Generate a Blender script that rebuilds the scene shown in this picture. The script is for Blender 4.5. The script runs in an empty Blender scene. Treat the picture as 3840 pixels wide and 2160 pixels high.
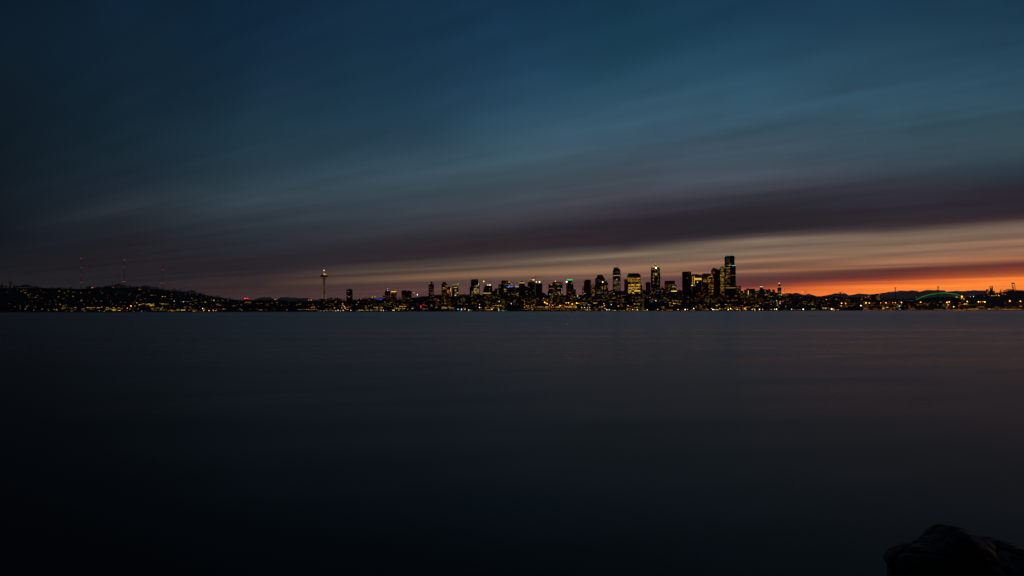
import bpy, math, random
from mathutils import Vector, noise
R = random.Random(7)
C = bpy.context.scene.collection
F = 2560.0           # focal length in pixels of the 3840 wide photograph
CAMH = 2.5           # camera height over the water, metres
SHORE = 3300.0
CAPK, DENK = 2.2, 1.35     # how many rooms have a light on
def hor(x): return 1170.0 - 8.5 * x / 3840.0
def wz(x, y, Y): return CAMH + (hor(x) - y) / F * Y          # height of pixel (x, y) at distance Y
def wx(x, Y): return (x - 1920.0) / F * Y
def lerp_list(pts, x):
    if x <= pts[0][0]: return pts[0][1]
    for (a, b), (c, d) in zip(pts, pts[1:]):
        if x <= c: return b + (d - b) * (x - a) / (c - a)
    return pts[-1][1]

# ---------------------------------------------------------------- mesh helpers
class MB:
    def __init__(s): s.v = []; s.f = []
    def add(s, vs, fs):
        n = len(s.v); s.v += [tuple(v) for v in vs]; s.f += [tuple(i + n for i in f) for f in fs]; return s
    def box(s, x0, x1, y0, y1, z0, z1):
        return s.add([(x0,y0,z0),(x1,y0,z0),(x1,y1,z0),(x0,y1,z0),(x0,y0,z1),(x1,y0,z1),(x1,y1,z1),(x0,y1,z1)],
                     [(0,3,2,1),(4,5,6,7),(0,1,5,4),(1,2,6,5),(2,3,7,6),(3,0,4,7)])
    def prism(s, poly, y0, y1):                 # polygon in x, z (clockwise or not), extruded along y
        n = len(poly)
        return s.add([(x,y0,z) for x,z in poly] + [(x,y1,z) for x,z in poly],
                     [tuple(range(n)), tuple(range(2*n-1, n-1, -1))] + [(i,i+n,(i+1)%n+n,(i+1)%n) for i in range(n)])
    def loft(s, rings):                         # list of equal-length vertex rings
        n = len(rings[0]); vs = [p for r in rings for p in r]; fs = []
        for k in range(len(rings)-1):
            for i in range(n):
                j = (i+1) % n; fs.append((k*n+i, k*n+j, (k+1)*n+j, (k+1)*n+i))
        fs.append(tuple(range(n-1,-1,-1))); fs.append(tuple(range((len(rings)-1)*n, len(rings)*n)))
        return s.add(vs, fs)
    def lathe(s, prof, cx=0, cy=0, n=24):       # prof: (radius, z)
        return s.loft([[(cx+r*math.cos(2*math.pi*i/n), cy+r*math.sin(2*math.pi*i/n), z) for i in range(n)] for r, z in prof])
    def tube(s, p, q, r0, r1=None, n=6):
        r1 = r0 if r1 is None else r1
        p = Vector(p); q = Vector(q); d = (q-p).normalized()
        a = d.cross(Vector((0,0,1)) if abs(d.z) < .95 else Vector((1,0,0))).normalized(); b = d.cross(a)
        return s.loft([[c + (a*math.cos(2*math.pi*i/n) + b*math.sin(2*math.pi*i/n))*r for i in range(n)] for c, r in ((p, r0), (q, r1))])
    def mesh(s, name, m, smooth=False):
        me = bpy.data.meshes.new(name); me.from_pydata(s.v, [], s.f); me.materials.append(m)
        if smooth: me.polygons.foreach_set('use_smooth', [True]*len(me.polygons))
        me.update(); return me
    def build(s, name, m, parent=None, smooth=False):
        return link(name, s.mesh(name, m, smooth), parent)
def link(name, me, parent=None, loc=(0,0,0), scale=None):
    o = bpy.data.objects.new(name, me); C.objects.link(o)
    if parent: o.parent = parent
    o.location = loc
    if scale: o.scale = scale
    return o
def tag(o, label, cat, group=None):
    o['label'] = label; o['category'] = cat
    if group: o['group'] = group
    return o
def struct(o): o['kind'] = 'structure'; return o

# labels of look-alikes are made single at the end: base + ordinal + place
PLACES = [(303,'before first mast'),(466,'past first mast'),(610,'past second mast'),(923,'past third mast'),(1200,'past red roof sign'),(1300,'past saucer tower'),
 (1440,'past lone dark tower'),(1600,'under gold crowned tower'),(1760,'under green crane'),(1880,'under slant topped tower'),(2055,'under blue crane'),(2180,'under green capped tower'),
 (2296,'under chamfered tower'),(2415,'under flagpole tower'),(2550,'under pyramid topped tower'),(2710,'under yellow column tower'),(2790,'under tallest tower'),(2915,'past tallest tower'),
 (3160,'past spire tower'),(3430,'past dark ship'),(3610,'under green arch'),(99999,'past green arch')]
ORD = 'first second third fourth fifth sixth seventh eighth ninth tenth eleventh twelfth thirteenth fourteenth fifteenth sixteenth seventeenth eighteenth nineteenth twentieth'.split()
def ordinal(i):
    if i < 20: return ORD[i]
    t = ['twenty','thirty','forty','fifty','sixty'][(i+1)//10-2]; u = (i+1) % 10
    return (t[:-1]+'ieth') if u == 0 else t + '-' + ORD[u-1]
AUTO = []
def autolabel(o, base, cat, x, group=None):
    o['category'] = cat
    if group: o['group'] = group
    AUTO.append((o, base, x))
def finish_labels():
    by = {}
    for o, base, x in AUTO:
        pl = next(p for lim, p in PLACES if x < lim)
        by.setdefault((base, pl), []).append((x, o.name, o))
    for (base, pl), L in by.items():
        L.sort(key=lambda t: t[:2])
        for i, (x, nm, o) in enumerate(L):
            o['label'] = base + ' ' + pl if len(L) == 1 else '%s, %s from left %s' % (base, ordinal(i), pl)

# ---------------------------------------------------------------- materials
def node_mat(name):
    m = bpy.data.materials.new(name); m.use_nodes = True
    nt = m.node_tree; return m, nt, nt.nodes['Principled BSDF']
def surf(name, c1, c2, scale=.2, rough=.7, spec=.3, stretch=(1,1,1), bump=0, metallic=0):
    m, nt, b = node_mat(name)
    tc = nt.nodes.new('ShaderNodeTexCoord'); mp = nt.nodes.new('ShaderNodeMapping'); mp.inputs['Scale'].default_value = stretch
    n = nt.nodes.new('ShaderNodeTexNoise'); n.inputs['Scale'].default_value = scale; n.inputs['Detail'].default_value = 6
    r = nt.nodes.new('ShaderNodeValToRGB')
    r.color_ramp.elements[0].position = .35; r.color_ramp.elements[0].color = (*c1, 1)
    r.color_ramp.elements[1].position = .68; r.color_ramp.elements[1].color = (*c2, 1)
    L = nt.links.new
    L(tc.outputs['Object'], mp.inputs[0]); L(mp.outputs[0], n.inputs['Vector']); L(n.outputs['Fac'], r.inputs[0]); L(r.outputs[0], b.inputs['Base Color'])
    b.inputs['Roughness'].default_value = rough; b.inputs['Specular IOR Level'].default_value = spec; b.inputs['Metallic'].default_value = metallic
    if bump:
        bp = nt.nodes.new('ShaderNodeBump'); bp.inputs['Strength'].default_value = bump; bp.inputs['Distance'].default_value = .1
        L(n.outputs['Fac'], bp.inputs['Height']); L(bp.outputs[0], b.inputs['Normal'])
    return m
def facade(name, glass, frame, bw=3.2, rh=3.9, gloss=.25):
    """curtain wall: storeys and bays of dark panes between frames, in world metres of the object"""
    m, nt, b = node_mat(name); L = nt.links.new
    tc = nt.nodes.new('ShaderNodeTexCoord'); sp = nt.nodes.new('ShaderNodeSeparateXYZ'); cb = nt.nodes.new('ShaderNodeCombineXYZ')
    ad = nt.nodes.new('ShaderNodeMath'); ad.operation = 'ADD'
    L(tc.outputs['Object'], sp.inputs[0]); L(sp.outputs[0], ad.inputs[0]); L(sp.outputs[1], ad.inputs[1])
    L(ad.outputs[0], cb.inputs[0]); L(sp.outputs[2], cb.inputs[1])
    br = nt.nodes.new('ShaderNodeTexBrick'); br.offset = 0
    br.inputs['Color1'].default_value = (*glass, 1); br.inputs['Color2'].default_value = (*[g*1.8 for g in glass], 1); br.inputs['Mortar'].default_value = (*frame, 1)
    br.inputs['Scale'].default_value = 1; br.inputs['Brick Width'].default_value = bw; br.inputs['Row Height'].default_value = rh; br.inputs['Mortar Size'].default_value = .55
    L(cb.outputs[0], br.inputs['Vector']); L(br.outputs['Color'], b.inputs['Base Color'])
    mr = nt.nodes.new('ShaderNodeMapRange'); mr.inputs['To Min'].default_value = gloss; mr.inputs['To Max'].default_value = .8
    L(br.outputs['Fac'], mr.inputs['Value']); L(mr.outputs[0], b.inputs['Roughness'])
    return m
def lum(name, col, strength, sample=False):
    m, nt, b = node_mat(name)
    b.inputs['Base Color'].default_value = (.05,.05,.05,1)
    # slight unevenness of the light from inside: rooms are not evenly lit
    oi = nt.nodes.new('ShaderNodeObjectInfo'); mr = nt.nodes.new('ShaderNodeMapRange')
    mr.inputs['To Min'].default_value = strength*.55; mr.inputs['To Max'].default_value = strength*1.45
    nt.links.new(oi.outputs['Random'], mr.inputs['Value']); nt.links.new(mr.outputs[0], b.inputs['Emission Strength'])
    b.inputs['Emission Color'].default_value = (*col, 1)
    if not sample: m.cycles.emission_sampling = 'NONE'
    return m
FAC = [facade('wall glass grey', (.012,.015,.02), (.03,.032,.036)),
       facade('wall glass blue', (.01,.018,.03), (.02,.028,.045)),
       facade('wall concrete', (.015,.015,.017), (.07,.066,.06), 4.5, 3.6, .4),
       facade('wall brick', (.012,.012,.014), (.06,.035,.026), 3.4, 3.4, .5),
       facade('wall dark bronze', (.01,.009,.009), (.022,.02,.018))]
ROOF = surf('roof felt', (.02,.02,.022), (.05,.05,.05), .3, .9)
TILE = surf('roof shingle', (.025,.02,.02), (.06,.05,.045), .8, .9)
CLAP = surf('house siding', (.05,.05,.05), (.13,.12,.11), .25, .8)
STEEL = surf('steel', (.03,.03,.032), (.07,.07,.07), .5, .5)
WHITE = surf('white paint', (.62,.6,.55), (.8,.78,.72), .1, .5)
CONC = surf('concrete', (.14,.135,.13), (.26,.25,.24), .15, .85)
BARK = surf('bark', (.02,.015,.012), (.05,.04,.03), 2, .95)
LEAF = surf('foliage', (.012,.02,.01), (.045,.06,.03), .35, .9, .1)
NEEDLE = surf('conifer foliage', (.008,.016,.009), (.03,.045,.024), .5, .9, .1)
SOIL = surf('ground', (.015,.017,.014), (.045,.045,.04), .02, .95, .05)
COL = dict(a=(1,.36,.015), y=(1,.58,.06), w=(1,.76,.44), p=(1,.46,.32), o=(1,.27,.05), r=(1,.02,.05), g=(.04,1,.18), b=(.04,.10,1), c=(.08,.85,1), v=(.35,.2,1))
CN = dict(a='amber', y='yellow', w='white', p='pink', o='orange', r='red', g='green', b='blue', c='cyan', v='violet')
LEV = {0:.10, 1:.26, 2:.70, 3:1.5, 4:2.8, 5:6.0}
_lm = {}
def lmat(c, l):
    if (c,l) not in _lm: _lm[c,l] = lum('%s light %d' % (CN[c], l), COL[c], LEV[l])
    return _lm[c,l]
_wm = {}
def wmesh(c, l):                                  # one lit window, a shallow glazed box one metre in each direction
    if (c,l) not in _wm:
        _wm[c,l] = MB().box(-.5,.5,-.5,.5,-.5,.5).mesh('window', lmat(c,l))
    return _wm[c,l]
_bm = {}
def bulb(c, l):
    if (c,l) not in _bm:
        _bm[c,l] = MB().lathe([(.1,-.5),(.42,-.3),(.5,0),(.42,.3),(.1,.5)], n=10).mesh('lamp', lmat(c,l))
    return _bm[c,l]

# ---------------------------------------------------------------- terrain
CREST = [(-2500,1130),(-900,1100),(-300,1082),(0,1079),(160,1080),(300,1083),(400,1076),(480,1077),(560,1081),(640,1089),(720,1099),(800,1112),(860,1122),(930,1131),
 (1000,1134),(1100,1131),(1240,1128),(1440,1126),(1600,1110),(1640,1107),(1760,1106),(2000,1107),(2170,1106),(2300,1091),(2420,1088),(2550,1088),(2780,1090),
 (2900,1094),(2950,1105),(3000,1110),(3100,1111),(3300,1119),(3450,1121),(3600,1119),(3680,1104),(3740,1099),(3790,1089),(3840,1090),(4300,1095),(6500,1130)]
YC = 5200.0
def land(x, Y):
    """height of the ground on the ray of pixel column x at distance Y"""
    zc = wz(x, lerp_list(CREST, x), YC)
    zc += 3.0*noise.noise(Vector((x*.02, 3.1, 0)))
    if Y < SHORE+95: return 3.0
    if Y <= YC:
        t = (Y-SHORE-95)/(YC-SHORE-95)
        e = lerp_list([(900,1.0),(1400,.75),(2900,.75),(3200,1.2)], x)
        return 3.0 + (zc-3.0)*t**e + 2.0*noise.noise(Vector((wx(x,Y)*.006, Y*.006, 0)))*min(1, t*8)
    return 3.0 + (zc-3.0)*max(0, 1-(Y-YC)/5200.0)**1.5
def terrain():
    xs = list(range(-2200,-200,100)) + list(range(-200,4100,14)) + list(range(4100,6200,100))
    ys = [SHORE-6, SHORE-4, SHORE+40, SHORE+94, SHORE+130] + [SHORE+130+(YC-SHORE-130)*k/22 for k in range(1,23)] + [5350,5700,6300,7400,9000,10400,16000]
    v = []; f = []
    for j, Y in enumerate(ys):
        for x in xs:
            v.append((wx(x,Y), Y, -3.0 if j == 0 else (3.0 if j == 1 else land(x,Y))))
    n = len(xs)
    for j in range(len(ys)-1):
        for i in range(n-1): f.append((j*n+i, j*n+i+1, (j+1)*n+i+1, (j+1)*n+i))
    m = MB(); m.v = v; m.f = f
    return struct(m.build('terrain', SOIL, None, True))
terrain()
def stand(x, y, h=9.0, ymax=YC-40):
    """distance at which something h metres tall has its top at pixel (x, y) and its foot on the ground"""
    Y = SHORE+12
    while Y < ymax:
        if land(x, Y) + h >= wz(x, y, Y): return Y
        Y += 12
    return ymax

# ---------------------------------------------------------------- buildings
class Bld:
    all = []
    """one building: an Empty at its base that faces the bay; local x across, y away, z up"""
    def __init__(s, name, xc, Y, depth=30):
        s.xc = xc; s.Y = Y; s.X = wx(xc, Y); s.az = math.atan2(s.X, Y); s.k = Y*math.cos(s.az)/F
        s.g = land(xc, Y); s.depth = depth
        s.e = bpy.data.objects.new(name, None); C.objects.link(s.e)
        s.e.location = (s.X, Y, s.g); s.e.rotation_euler = (0,0,-s.az); s.e.empty_display_size = 5
        s.n = 0; s.rest = None; Bld.all.append(s)
    def lx(s, x): return (x-s.xc)*s.k
    def lz(s, y, x=None): return wz(s.xc if x is None else x, y, s.Y) - s.g
    def box(s, mb, x0, x1, yt, yb=None, y0=0, y1=None):
        mb.box(s.lx(x0), s.lx(x1), y0, s.depth if y1 is None else y1, -4 if yb is None else s.lz(yb), s.lz(yt)); return mb
    def poly(s, mb, pts, y0=0, y1=None):        # silhouette in pixels, from which a solid of the building's depth is made
        mb.prism([(s.lx(x), (-4 if y is None else s.lz(y))) for x, y in pts], y0, s.depth if y1 is None else y1); return mb
    def part(s, name, mb, m, smooth=False): return mb.build(name, m, s.e, smooth)
    def win(s, x, y, w, h, c='y', l=1, y0=0, name='lit_window'):
        if s.n >= 99:                            # past about a hundred the rest is one part
            cx, cz = s.lx(x), s.lz(y); hw, hh = max(w*s.k,.8)/2, max(h*s.k,.8)/2
            if s.rest is None: s.rest = {}
            s.rest.setdefault((c,l), MB()).box(cx-hw,cx+hw,y0-.27,y0+.23,cz-hh,cz+hh); return
        s.n += 1
        return link(name, wmesh(c,l), s.e, (s.lx(x), y0-.02, s.lz(y)), (max(w*s.k,.8), .5, max(h*s.k,.8)))
    def lamp(s, x, y, d, c='w', l=3, y0=-1.5, name='lamp'):
        return link(name, bulb(c,l+1), s.e, (s.lx(x), y0, s.lz(y)), (d*s.k,)*3)
    def grid(s, x0, x1, yt, yb, dens, cols='yyyaw', levs='0112', step=2.6, run=(1.5,5), y0=0, cap=70):
        """lights left on, storey by storey, in runs of rooms"""
        rows = []
        y = yt+1.5
        while y < yb:
            rows.append(y); y += step
        spots = []
        for y in rows:
            rowd = dens*DENK*R.choice((.15,.5,1,1,1.6,2.2))
            x = x0+.8+R.random()*2
            while x < x1-1.5:
                w = min(R.uniform(*run), x1-.7-x)
                if R.random() < rowd: spots.append((x+w/2, y, w))
                x += w + R.choice((.6,.9,1.5,3))
        cap = int(cap*CAPK)
        if len(spots) > cap: spots = R.sample(spots, cap)
        for x, y, w in spots: s.win(x, y, w, 1.25*R.uniform(.8,1.2), R.choice(cols), int(R.choice(levs)), y0)

def finish_windows():
    for b in Bld.all:
        if not b.rest: continue
        mb = MB(); mats = []; idx = []
        for (c,l), m in b.rest.items():
            mb.add(m.v, m.f); idx += [len(mats)]*len(m.f); mats.append(lmat(c,l))
        o = mb.build('lit_window', mats[0], b.e)
        for m in mats[1:]: o.data.materials.append(m)
        o.data.polygons.foreach_set('material_index', idx); o['kind'] = 'stuff'
def roof_bits(b, x0, x1, yt, n=2):
    """plant rooms and a parapet on a flat roof"""
    mb = MB(); z = b.lz(yt); d = b.depth; w0 = b.lx(x0); w1 = b.lx(x1); t = .5
    mb.box(w0+.1, w1-.1, .1, t, z-.3, z+1.1); mb.box(w0+.1, w1-.1, d-t, d-.1, z-.3, z+1.1)
    mb.box(w0+.1, w0+t, t+.01, d-t-.01, z-.3, z+1.1); mb.box(w1-t, w1-.1, t+.01, d-t-.01, z-.3, z+1.1)
    b.part('parapet', mb, ROOF)
    for _ in range(n):
        cx = R.uniform(w0+.25*(w1-w0), w1-.25*(w1-w0)); hw = (w1-w0)*R.uniform(.06,.16)
        b.part('plant_room', MB().box(cx-hw, cx+hw, d*.3, d*.7, z-.2, z+R.uniform(2.2,4.5)), ROOF)
# ---------------------------------------------------------------- sky
HAZE = 1.8e-5                                     # per metre: far mountains fade, the near shore stays clear
def lin(c): return tuple(((v/255.)/12.92 if v <= 10.3 else (((v/255.)+.055)/1.055)**2.4) for v in c)
# thin cloud sheets drifting across the dawn: colour against height over the horizon, for eight bearings
SKY = {
 0:    [(0,10,27,42),(150,12,28,41),(300,13,27,38),(500,13,26,35),(700,14,24,31),(800,15,23,31),(900,16,20,29),(960,19,21,27),(1020,23,23,25),(1080,25,25,26),(1165,27,26,27)],
 480:  [(0,12,34,52),(200,15,36,51),(400,18,38,51),(550,21,39,50),(660,25,38,49),(720,30,41,50),(775,38,47,54),(810,36,42,49),(850,31,36,43),(900,29,30,37),(950,32,30,33),(985,30,27,31),(1010,33,30,33),(1060,30,27,30),(1165,36,30,31)],
 960:  [(0,14,40,62),(200,19,44,65),(400,25,50,67),(520,28,53,67),(620,34,55,67),(700,45,63,74),(750,50,64,73),(800,46,57,66),(860,42,50,58),(900,40,45,54),(950,38,38,44),(985,38,35,40),(1015,37,32,37),(1045,47,37,37),(1070,46,35,36),(1100,52,38,38),(1165,56,40,40)],
 1920: [(0,17,48,72),(150,22,54,78),(300,30,62,86),(420,39,71,92),(500,48,79,97),(580,59,85,100),(640,57,79,89),(700,58,72,82),(740,62,72,82),(790,62,66,76),(830,56,54,60),(870,44,41,48),(905,46,35,40),(935,46,38,41),(958,66,56,54),(978,92,78,68),(992,104,86,70),(1002,80,66,58),(1016,134,102,78),(1030,140,103,76),(1042,100,76,62),(1058,78,56,50),(1085,88,60,56),(1130,98,60,58),(1165,100,60,58)],
 2350: [(0,17,52,72),(200,25,61,81),(330,37,73,93),(450,52,82,101),(510,57,85,103),(570,57,77,91),(640,60,74,84),(700,64,70,80),(730,66,68,78),(790,54,52,62),(830,42,37,46),(880,40,33,39),(915,40,35,41),(935,66,58,58),(957,132,114,94),(970,110,92,76),(985,96,78,66),(1000,132,100,76),(1015,138,100,74),(1026,110,80,64),(1037,112,80,68),(1055,88,60,58),(1085,96,58,60),(1165,115,62,60)],
 3350: [(0,22,56,78),(135,30,65,87),(265,40,75,96),(365,48,81,100),(445,52,81,98),(505,50,76,88),(560,53,74,86),(615,50,65,76),(665,46,56,66),(700,46,48,58),(745,42,42,54),(785,38,34,44),(830,44,36,44),(852,52,42,48),(868,78,66,62),(882,118,100,86),(900,124,102,84),(918,108,86,70),(935,142,112,88),(956,112,86,70),(974,148,104,76),(985,164,112,80),(993,120,80,62),(999,152,102,72),(1005,108,68,54),(1012,86,42,38),(1027,92,44,36),(1040,114,46,34),(1051,150,64,34),(1057,205,92,38),(1063,190,84,36),(1068,250,124,42),(1100,255,134,44),(1165,255,128,40)],
 2850: [(0,21,55,78),(120,28,63,86),(250,38,74,96),(350,45,80,99),(430,52,83,102),(490,50,74,88),(540,62,81,96),(600,58,74,86),(650,66,78,90),(690,62,66,76),(730,50,52,64),(780,37,35,42),(830,34,31,37),(865,37,34,39),(885,70,60,60),(902,132,112,94),(915,126,106,90),(930,104,86,74),(950,136,112,92),(963,108,86,72),(975,156,114,86),(988,116,86,70),(1003,110,78,64),(1014,164,108,74),(1026,112,76,62),(1042,82,48,42),(1060,86,44,40),(1075,110,46,36),(1084,190,78,40),(1100,240,108,40),(1165,250,118,42)],
 3840: [(0,23,57,78),(150,31,66,86),(280,40,74,94),(380,44,74,90),(460,44,70,80),(520,50,74,84),(580,46,66,76),(630,38,54,64),(680,34,42,52),(720,36,32,42),(760,36,34,44),(795,40,34,42),(818,62,46,48),(840,104,86,76),(862,120,98,84),(885,104,84,72),(903,158,116,92),(922,124,90,74),(940,158,114,86),(952,136,96,74),(966,176,112,74),(978,120,72,56),(992,94,44,38),(1008,128,56,38),(1022,160,72,38),(1034,190,88,38),(1042,250,128,44),(1070,255,136,46),(1110,255,134,42),(1165,255,130,38)],
}
VP = (.64, .48)                                   # across the wind
def build_world():
    w = bpy.data.worlds.new('World'); bpy.context.scene.world = w; w.use_nodes = True
    nt = w.node_tree; N = nt.nodes; L = nt.links.new
    bg = N['Background']
    def math_(op, a, b=None, clamp=False):
        n = N.new('ShaderNodeMath'); n.operation = op; n.use_clamp = clamp
        for i, v in enumerate((a, b)):
            if v is None: continue
            if isinstance(v, (int, float)): n.inputs[i].default_value = v
            else: L(v, n.inputs[i])
        return n.outputs[0]
    tc = N.new('ShaderNodeTexCoord'); sp = N.new('ShaderNodeSeparateXYZ'); L(tc.outputs['Generated'], sp.inputs[0])
    x, y, z = sp.outputs
    perp = math_('ADD', math_('MULTIPLY', y, VP[0]), math_('MULTIPLY', x, VP[1]))
    th = math_('ARCTAN2', math_('MAXIMUM', z, .0005), perp)
    az = math_('ARCTAN2', x, y)
    # wind-drawn streaks: long along the wind, fine across it
    lg = math_('LOGARITHM', math_('ADD', th, .03), 2.718)
    def streak(a, b, seed, det):
        cb = N.new('ShaderNodeCombineXYZ'); L(math_('MULTIPLY', lg, a), cb.inputs[0]); L(math_('MULTIPLY', az, b), cb.inputs[1]); cb.inputs[2].default_value = seed
        n = N.new('ShaderNodeTexNoise'); n.inputs['Scale'].default_value = 1; n.inputs['Detail'].default_value = det; n.inputs['Roughness'].default_value = .55
        L(cb.outputs[0], n.inputs['Vector']); return n.outputs['Fac']
    s1 = streak(4.5, 1.6, 3.7, 3); s2 = streak(17, 3.2, 9.1, 5)
    wob = math_('ADD', math_('MULTIPLY', math_('SUBTRACT', s1, .5), .07), 1.0)
    t2 = math_('MULTIPLY', th, wob)
    def place(v): return min(1.0, (v/1.3)**.45)       # fine steps near the horizon
    pos = math_('POWER', math_('DIVIDE', t2, 1.3), .45, True)
    keys = sorted(SKY); cols = []
    for k in keys:
        r = N.new('ShaderNodeValToRGB'); r.color_ramp.interpolation = 'LINEAR'
        u = (k-1920)/F; d = VP[0] + VP[1]*u
        st = sorted((place(math.atan2(max((hor(k)-yy)/F, 0), d)), c) for yy, *c in SKY[k])
        while len(st) > 30:                       # a colour ramp holds 32 stops: drop the one that says least
            def err(i):
                (p0,a),(p1,b_),(p2,c_) = st[i-1:i+2]; f = (p1-p0)/(p2-p0)
                return sum(abs(b_[j]-a[j]-(c_[j]-a[j])*f) for j in range(3))
            st.pop(min(range(1,len(st)-1), key=err))
        top = st[-1][1]
        hi, zen = (([v*.7+w_ for v, w_ in zip(top, (24,13,17))], (56,51,66)) if k > 2600 else ([v*.66 for v in top], [v*.35 for v in top]))  # unseen sky above the view, made up for the water's reflection: mauve right, darker elsewhere
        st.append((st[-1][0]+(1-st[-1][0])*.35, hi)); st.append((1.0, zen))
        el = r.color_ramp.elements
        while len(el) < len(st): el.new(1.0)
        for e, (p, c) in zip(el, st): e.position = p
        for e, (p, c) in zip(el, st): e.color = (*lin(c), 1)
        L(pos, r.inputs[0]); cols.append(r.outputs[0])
    def mix(fac, a, b, mode='MIX'):
        m = N.new('ShaderNodeMix'); m.data_type = 'RGBA'; m.blend_type = mode
        for i, v in ((0, fac), (6, a), (7, b)):
            if isinstance(v, (int, float)): m.inputs[i].default_value = v
            elif isinstance(v, tuple): m.inputs[i].default_value = v
            else: L(v, m.inputs[i])
        return m.outputs[2]
    def ramp01(v, a, b):
        m = N.new('ShaderNodeMapRange'); m.interpolation_type = 'LINEAR'; m.inputs['From Min'].default_value = a; m.inputs['From Max'].default_value = b; L(v, m.inputs['Value']); return m.outputs[0]
    A = [math.atan((k-1920)/F) for k in keys]
    c = cols[0]
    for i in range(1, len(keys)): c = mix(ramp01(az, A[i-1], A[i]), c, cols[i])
    c = mix(ramp01(az, math.radians(65), math.radians(140)), c, cols[0])      # behind the viewer it is still night
    amp = math_('MAXIMUM', math_('SUBTRACT', 1.05, math_('MULTIPLY', th, 1.5)), .4)      # finest strands low over the horizon
    s3 = streak(2.6, 3.4, 21.3, 3)
    br = math_('ADD', math_('ADD', math_('MULTIPLY', math_('SUBTRACT', s2, .5), amp), math_('MULTIPLY', math_('SUBTRACT', s3, .5), .62)), 1.0)
    # what the air inside the haze takes away again on the way here
    br = math_('MULTIPLY', br, math_('EXPONENT', math_('MULTIPLY', math_('MINIMUM', math_('DIVIDE', 1100.0, math_('MAXIMUM', z, .001)), 35000.0), HAZE*1.1)))
    cc = N.new('ShaderNodeCombineXYZ')
    for i in range(3): L(br, cc.inputs[i])
    c = mix(1.0, c, cc.outputs[0], 'MULTIPLY')
    sky = N.new('ShaderNodeTexSky'); sky.sky_type = 'NISHITA'; sky.sun_disc = False
    sky.sun_elevation = math.radians(-3); sky.sun_rotation = math.radians(52); sky.altitude = 5
    c = mix(.004, c, sky.outputs[0], 'ADD')
    L(c, bg.inputs['Color']); bg.inputs['Strength'].default_value = 1.0
build_world()
sl = bpy.data.lights.new('sun', 'SUN'); sl.energy = .012; sl.angle = math.radians(12); sl.color = (1,.55,.3)
so = bpy.data.objects.new('sun', sl); C.objects.link(so)
so.rotation_euler = (math.radians(88.5), 0, math.radians(180-52))   # first light, from beyond the frame on the dawn side

# ---------------------------------------------------------------- water
def water():
    m, nt, b = node_mat('water'); L = nt.links.new; N = nt.nodes
    tc = N.new('ShaderNodeTexCoord')
    def noise_(sx, sy, rot, det):
        mp = N.new('ShaderNodeMapping'); mp.inputs['Scale'].default_value = (sx, sy, 1); mp.inputs['Rotation'].default_value = (0,0,math.radians(rot))
        mp.vector_type = 'TEXTURE'; mp.inputs['Scale'].default_value = (1/sx, 1/sy, 1)
        n = N.new('ShaderNodeTexNoise'); n.inputs['Scale'].default_value = 1; n.inputs['Detail'].default_value = det
        L(tc.outputs['Object'], mp.inputs[0]); L(mp.outputs[0], n.inputs['Vector']); return n.outputs['Fac']
    a = noise_(1/2600, 1/190, 1.5, 4); c = noise_(1/260, 1/16, -4, 4); d = noise_(1/9, 1/2.4, 14, 5)
    def lf(v, k):
        n = N.new('ShaderNodeMath'); n.operation = 'MULTIPLY_ADD'; L(v, n.inputs[0]); n.inputs[1].default_value = k; n.inputs[2].default_value = -.5*k; return n.outputs[0]
    s = N.new('ShaderNodeMath'); s.operation = 'ADD'; L(lf(a, WA), s.inputs[0]); L(lf(c, WC), s.inputs[1])
    t = N.new('ShaderNodeMath'); t.operation = 'ADD'; L(s.outputs[0], t.inputs[0]); L(lf(d, .20), t.inputs[1])
    u = N.new('ShaderNodeMath'); u.operation = 'ADD'; L(t.outputs[0], u.inputs[0]); u.inputs[1].default_value = WR; u.use_clamp = True
    # mirror-like part weighted by Fresnel over a very dark body: wind-roughened, smoothed by time
    N.remove(b); out = N['Material Output']
    gl = N.new('ShaderNodeBsdfGlossy'); gl.inputs['Color'].default_value = (*WCOL, 1); L(u.outputs[0], gl.inputs['Roughness'])
    df = N.new('ShaderNodeBsdfDiffuse'); df.inputs['Color'].default_value = (.004,.006,.006,1)
    fr = N.new('ShaderNodeFresnel'); fr.inputs['IOR'].default_value = WIOR
    mx = N.new('ShaderNodeMixShader'); L(fr.outputs[0], mx.inputs[0]); L(df.outputs[0], mx.inputs[1]); L(gl.outputs[0], mx.inputs[2]); L(mx.outputs[0], out.inputs['Surface'])
    bp = N.new('ShaderNodeBump'); bp.inputs['Strength'].default_value = .2; bp.inputs['Distance'].default_value = .05
    L(d, bp.inputs['Height']); L(bp.outputs[0], gl.inputs['Normal'])
    mb = MB(); xs = [-31000,-8000,-600,-40,40,600,8000,31000]; ys = [-60,0,20,120,800,SHORE+2,33000]
    mb.v = [(x,y,0) for y in ys for x in xs]; n = len(xs)
    mb.f = [(j*n+i, j*n+i+1, (j+1)*n+i+1, (j+1)*n+i) for j in range(len(ys)-1) for i in range(n-1)]
    struct(mb.build('water', m))
WR, WA, WC = .34, .60, .26
WCOL, WIOR = (.80,.665,.60), 1.25
water()
# the near shore the camera stands on, falling away under the water
def near_shore():
    mb = MB(); nx, ny = 41, 31
    for j in range(ny):
        for i in range(nx):
            X = -20 + i; Y = -20 + j*1.1
            z = 1.1 - max(0, Y+2)*.26 if Y > -2 else 1.1
            mb.v.append((X, Y, max(z, -1.6) + .12*noise.noise(Vector((X*.7, Y*.7, 0)))))
    mb.f = [(j*nx+i, j*nx+i+1, (j+1)*nx+i+1, (j+1)*nx+i) for j in range(ny-1) for i in range(nx-1)]
    struct(mb.build('shore', surf('wet shingle', (.02,.02,.02), (.06,.058,.05), 3, .6, .3, bump=.5), None, True))
near_shore()

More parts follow.
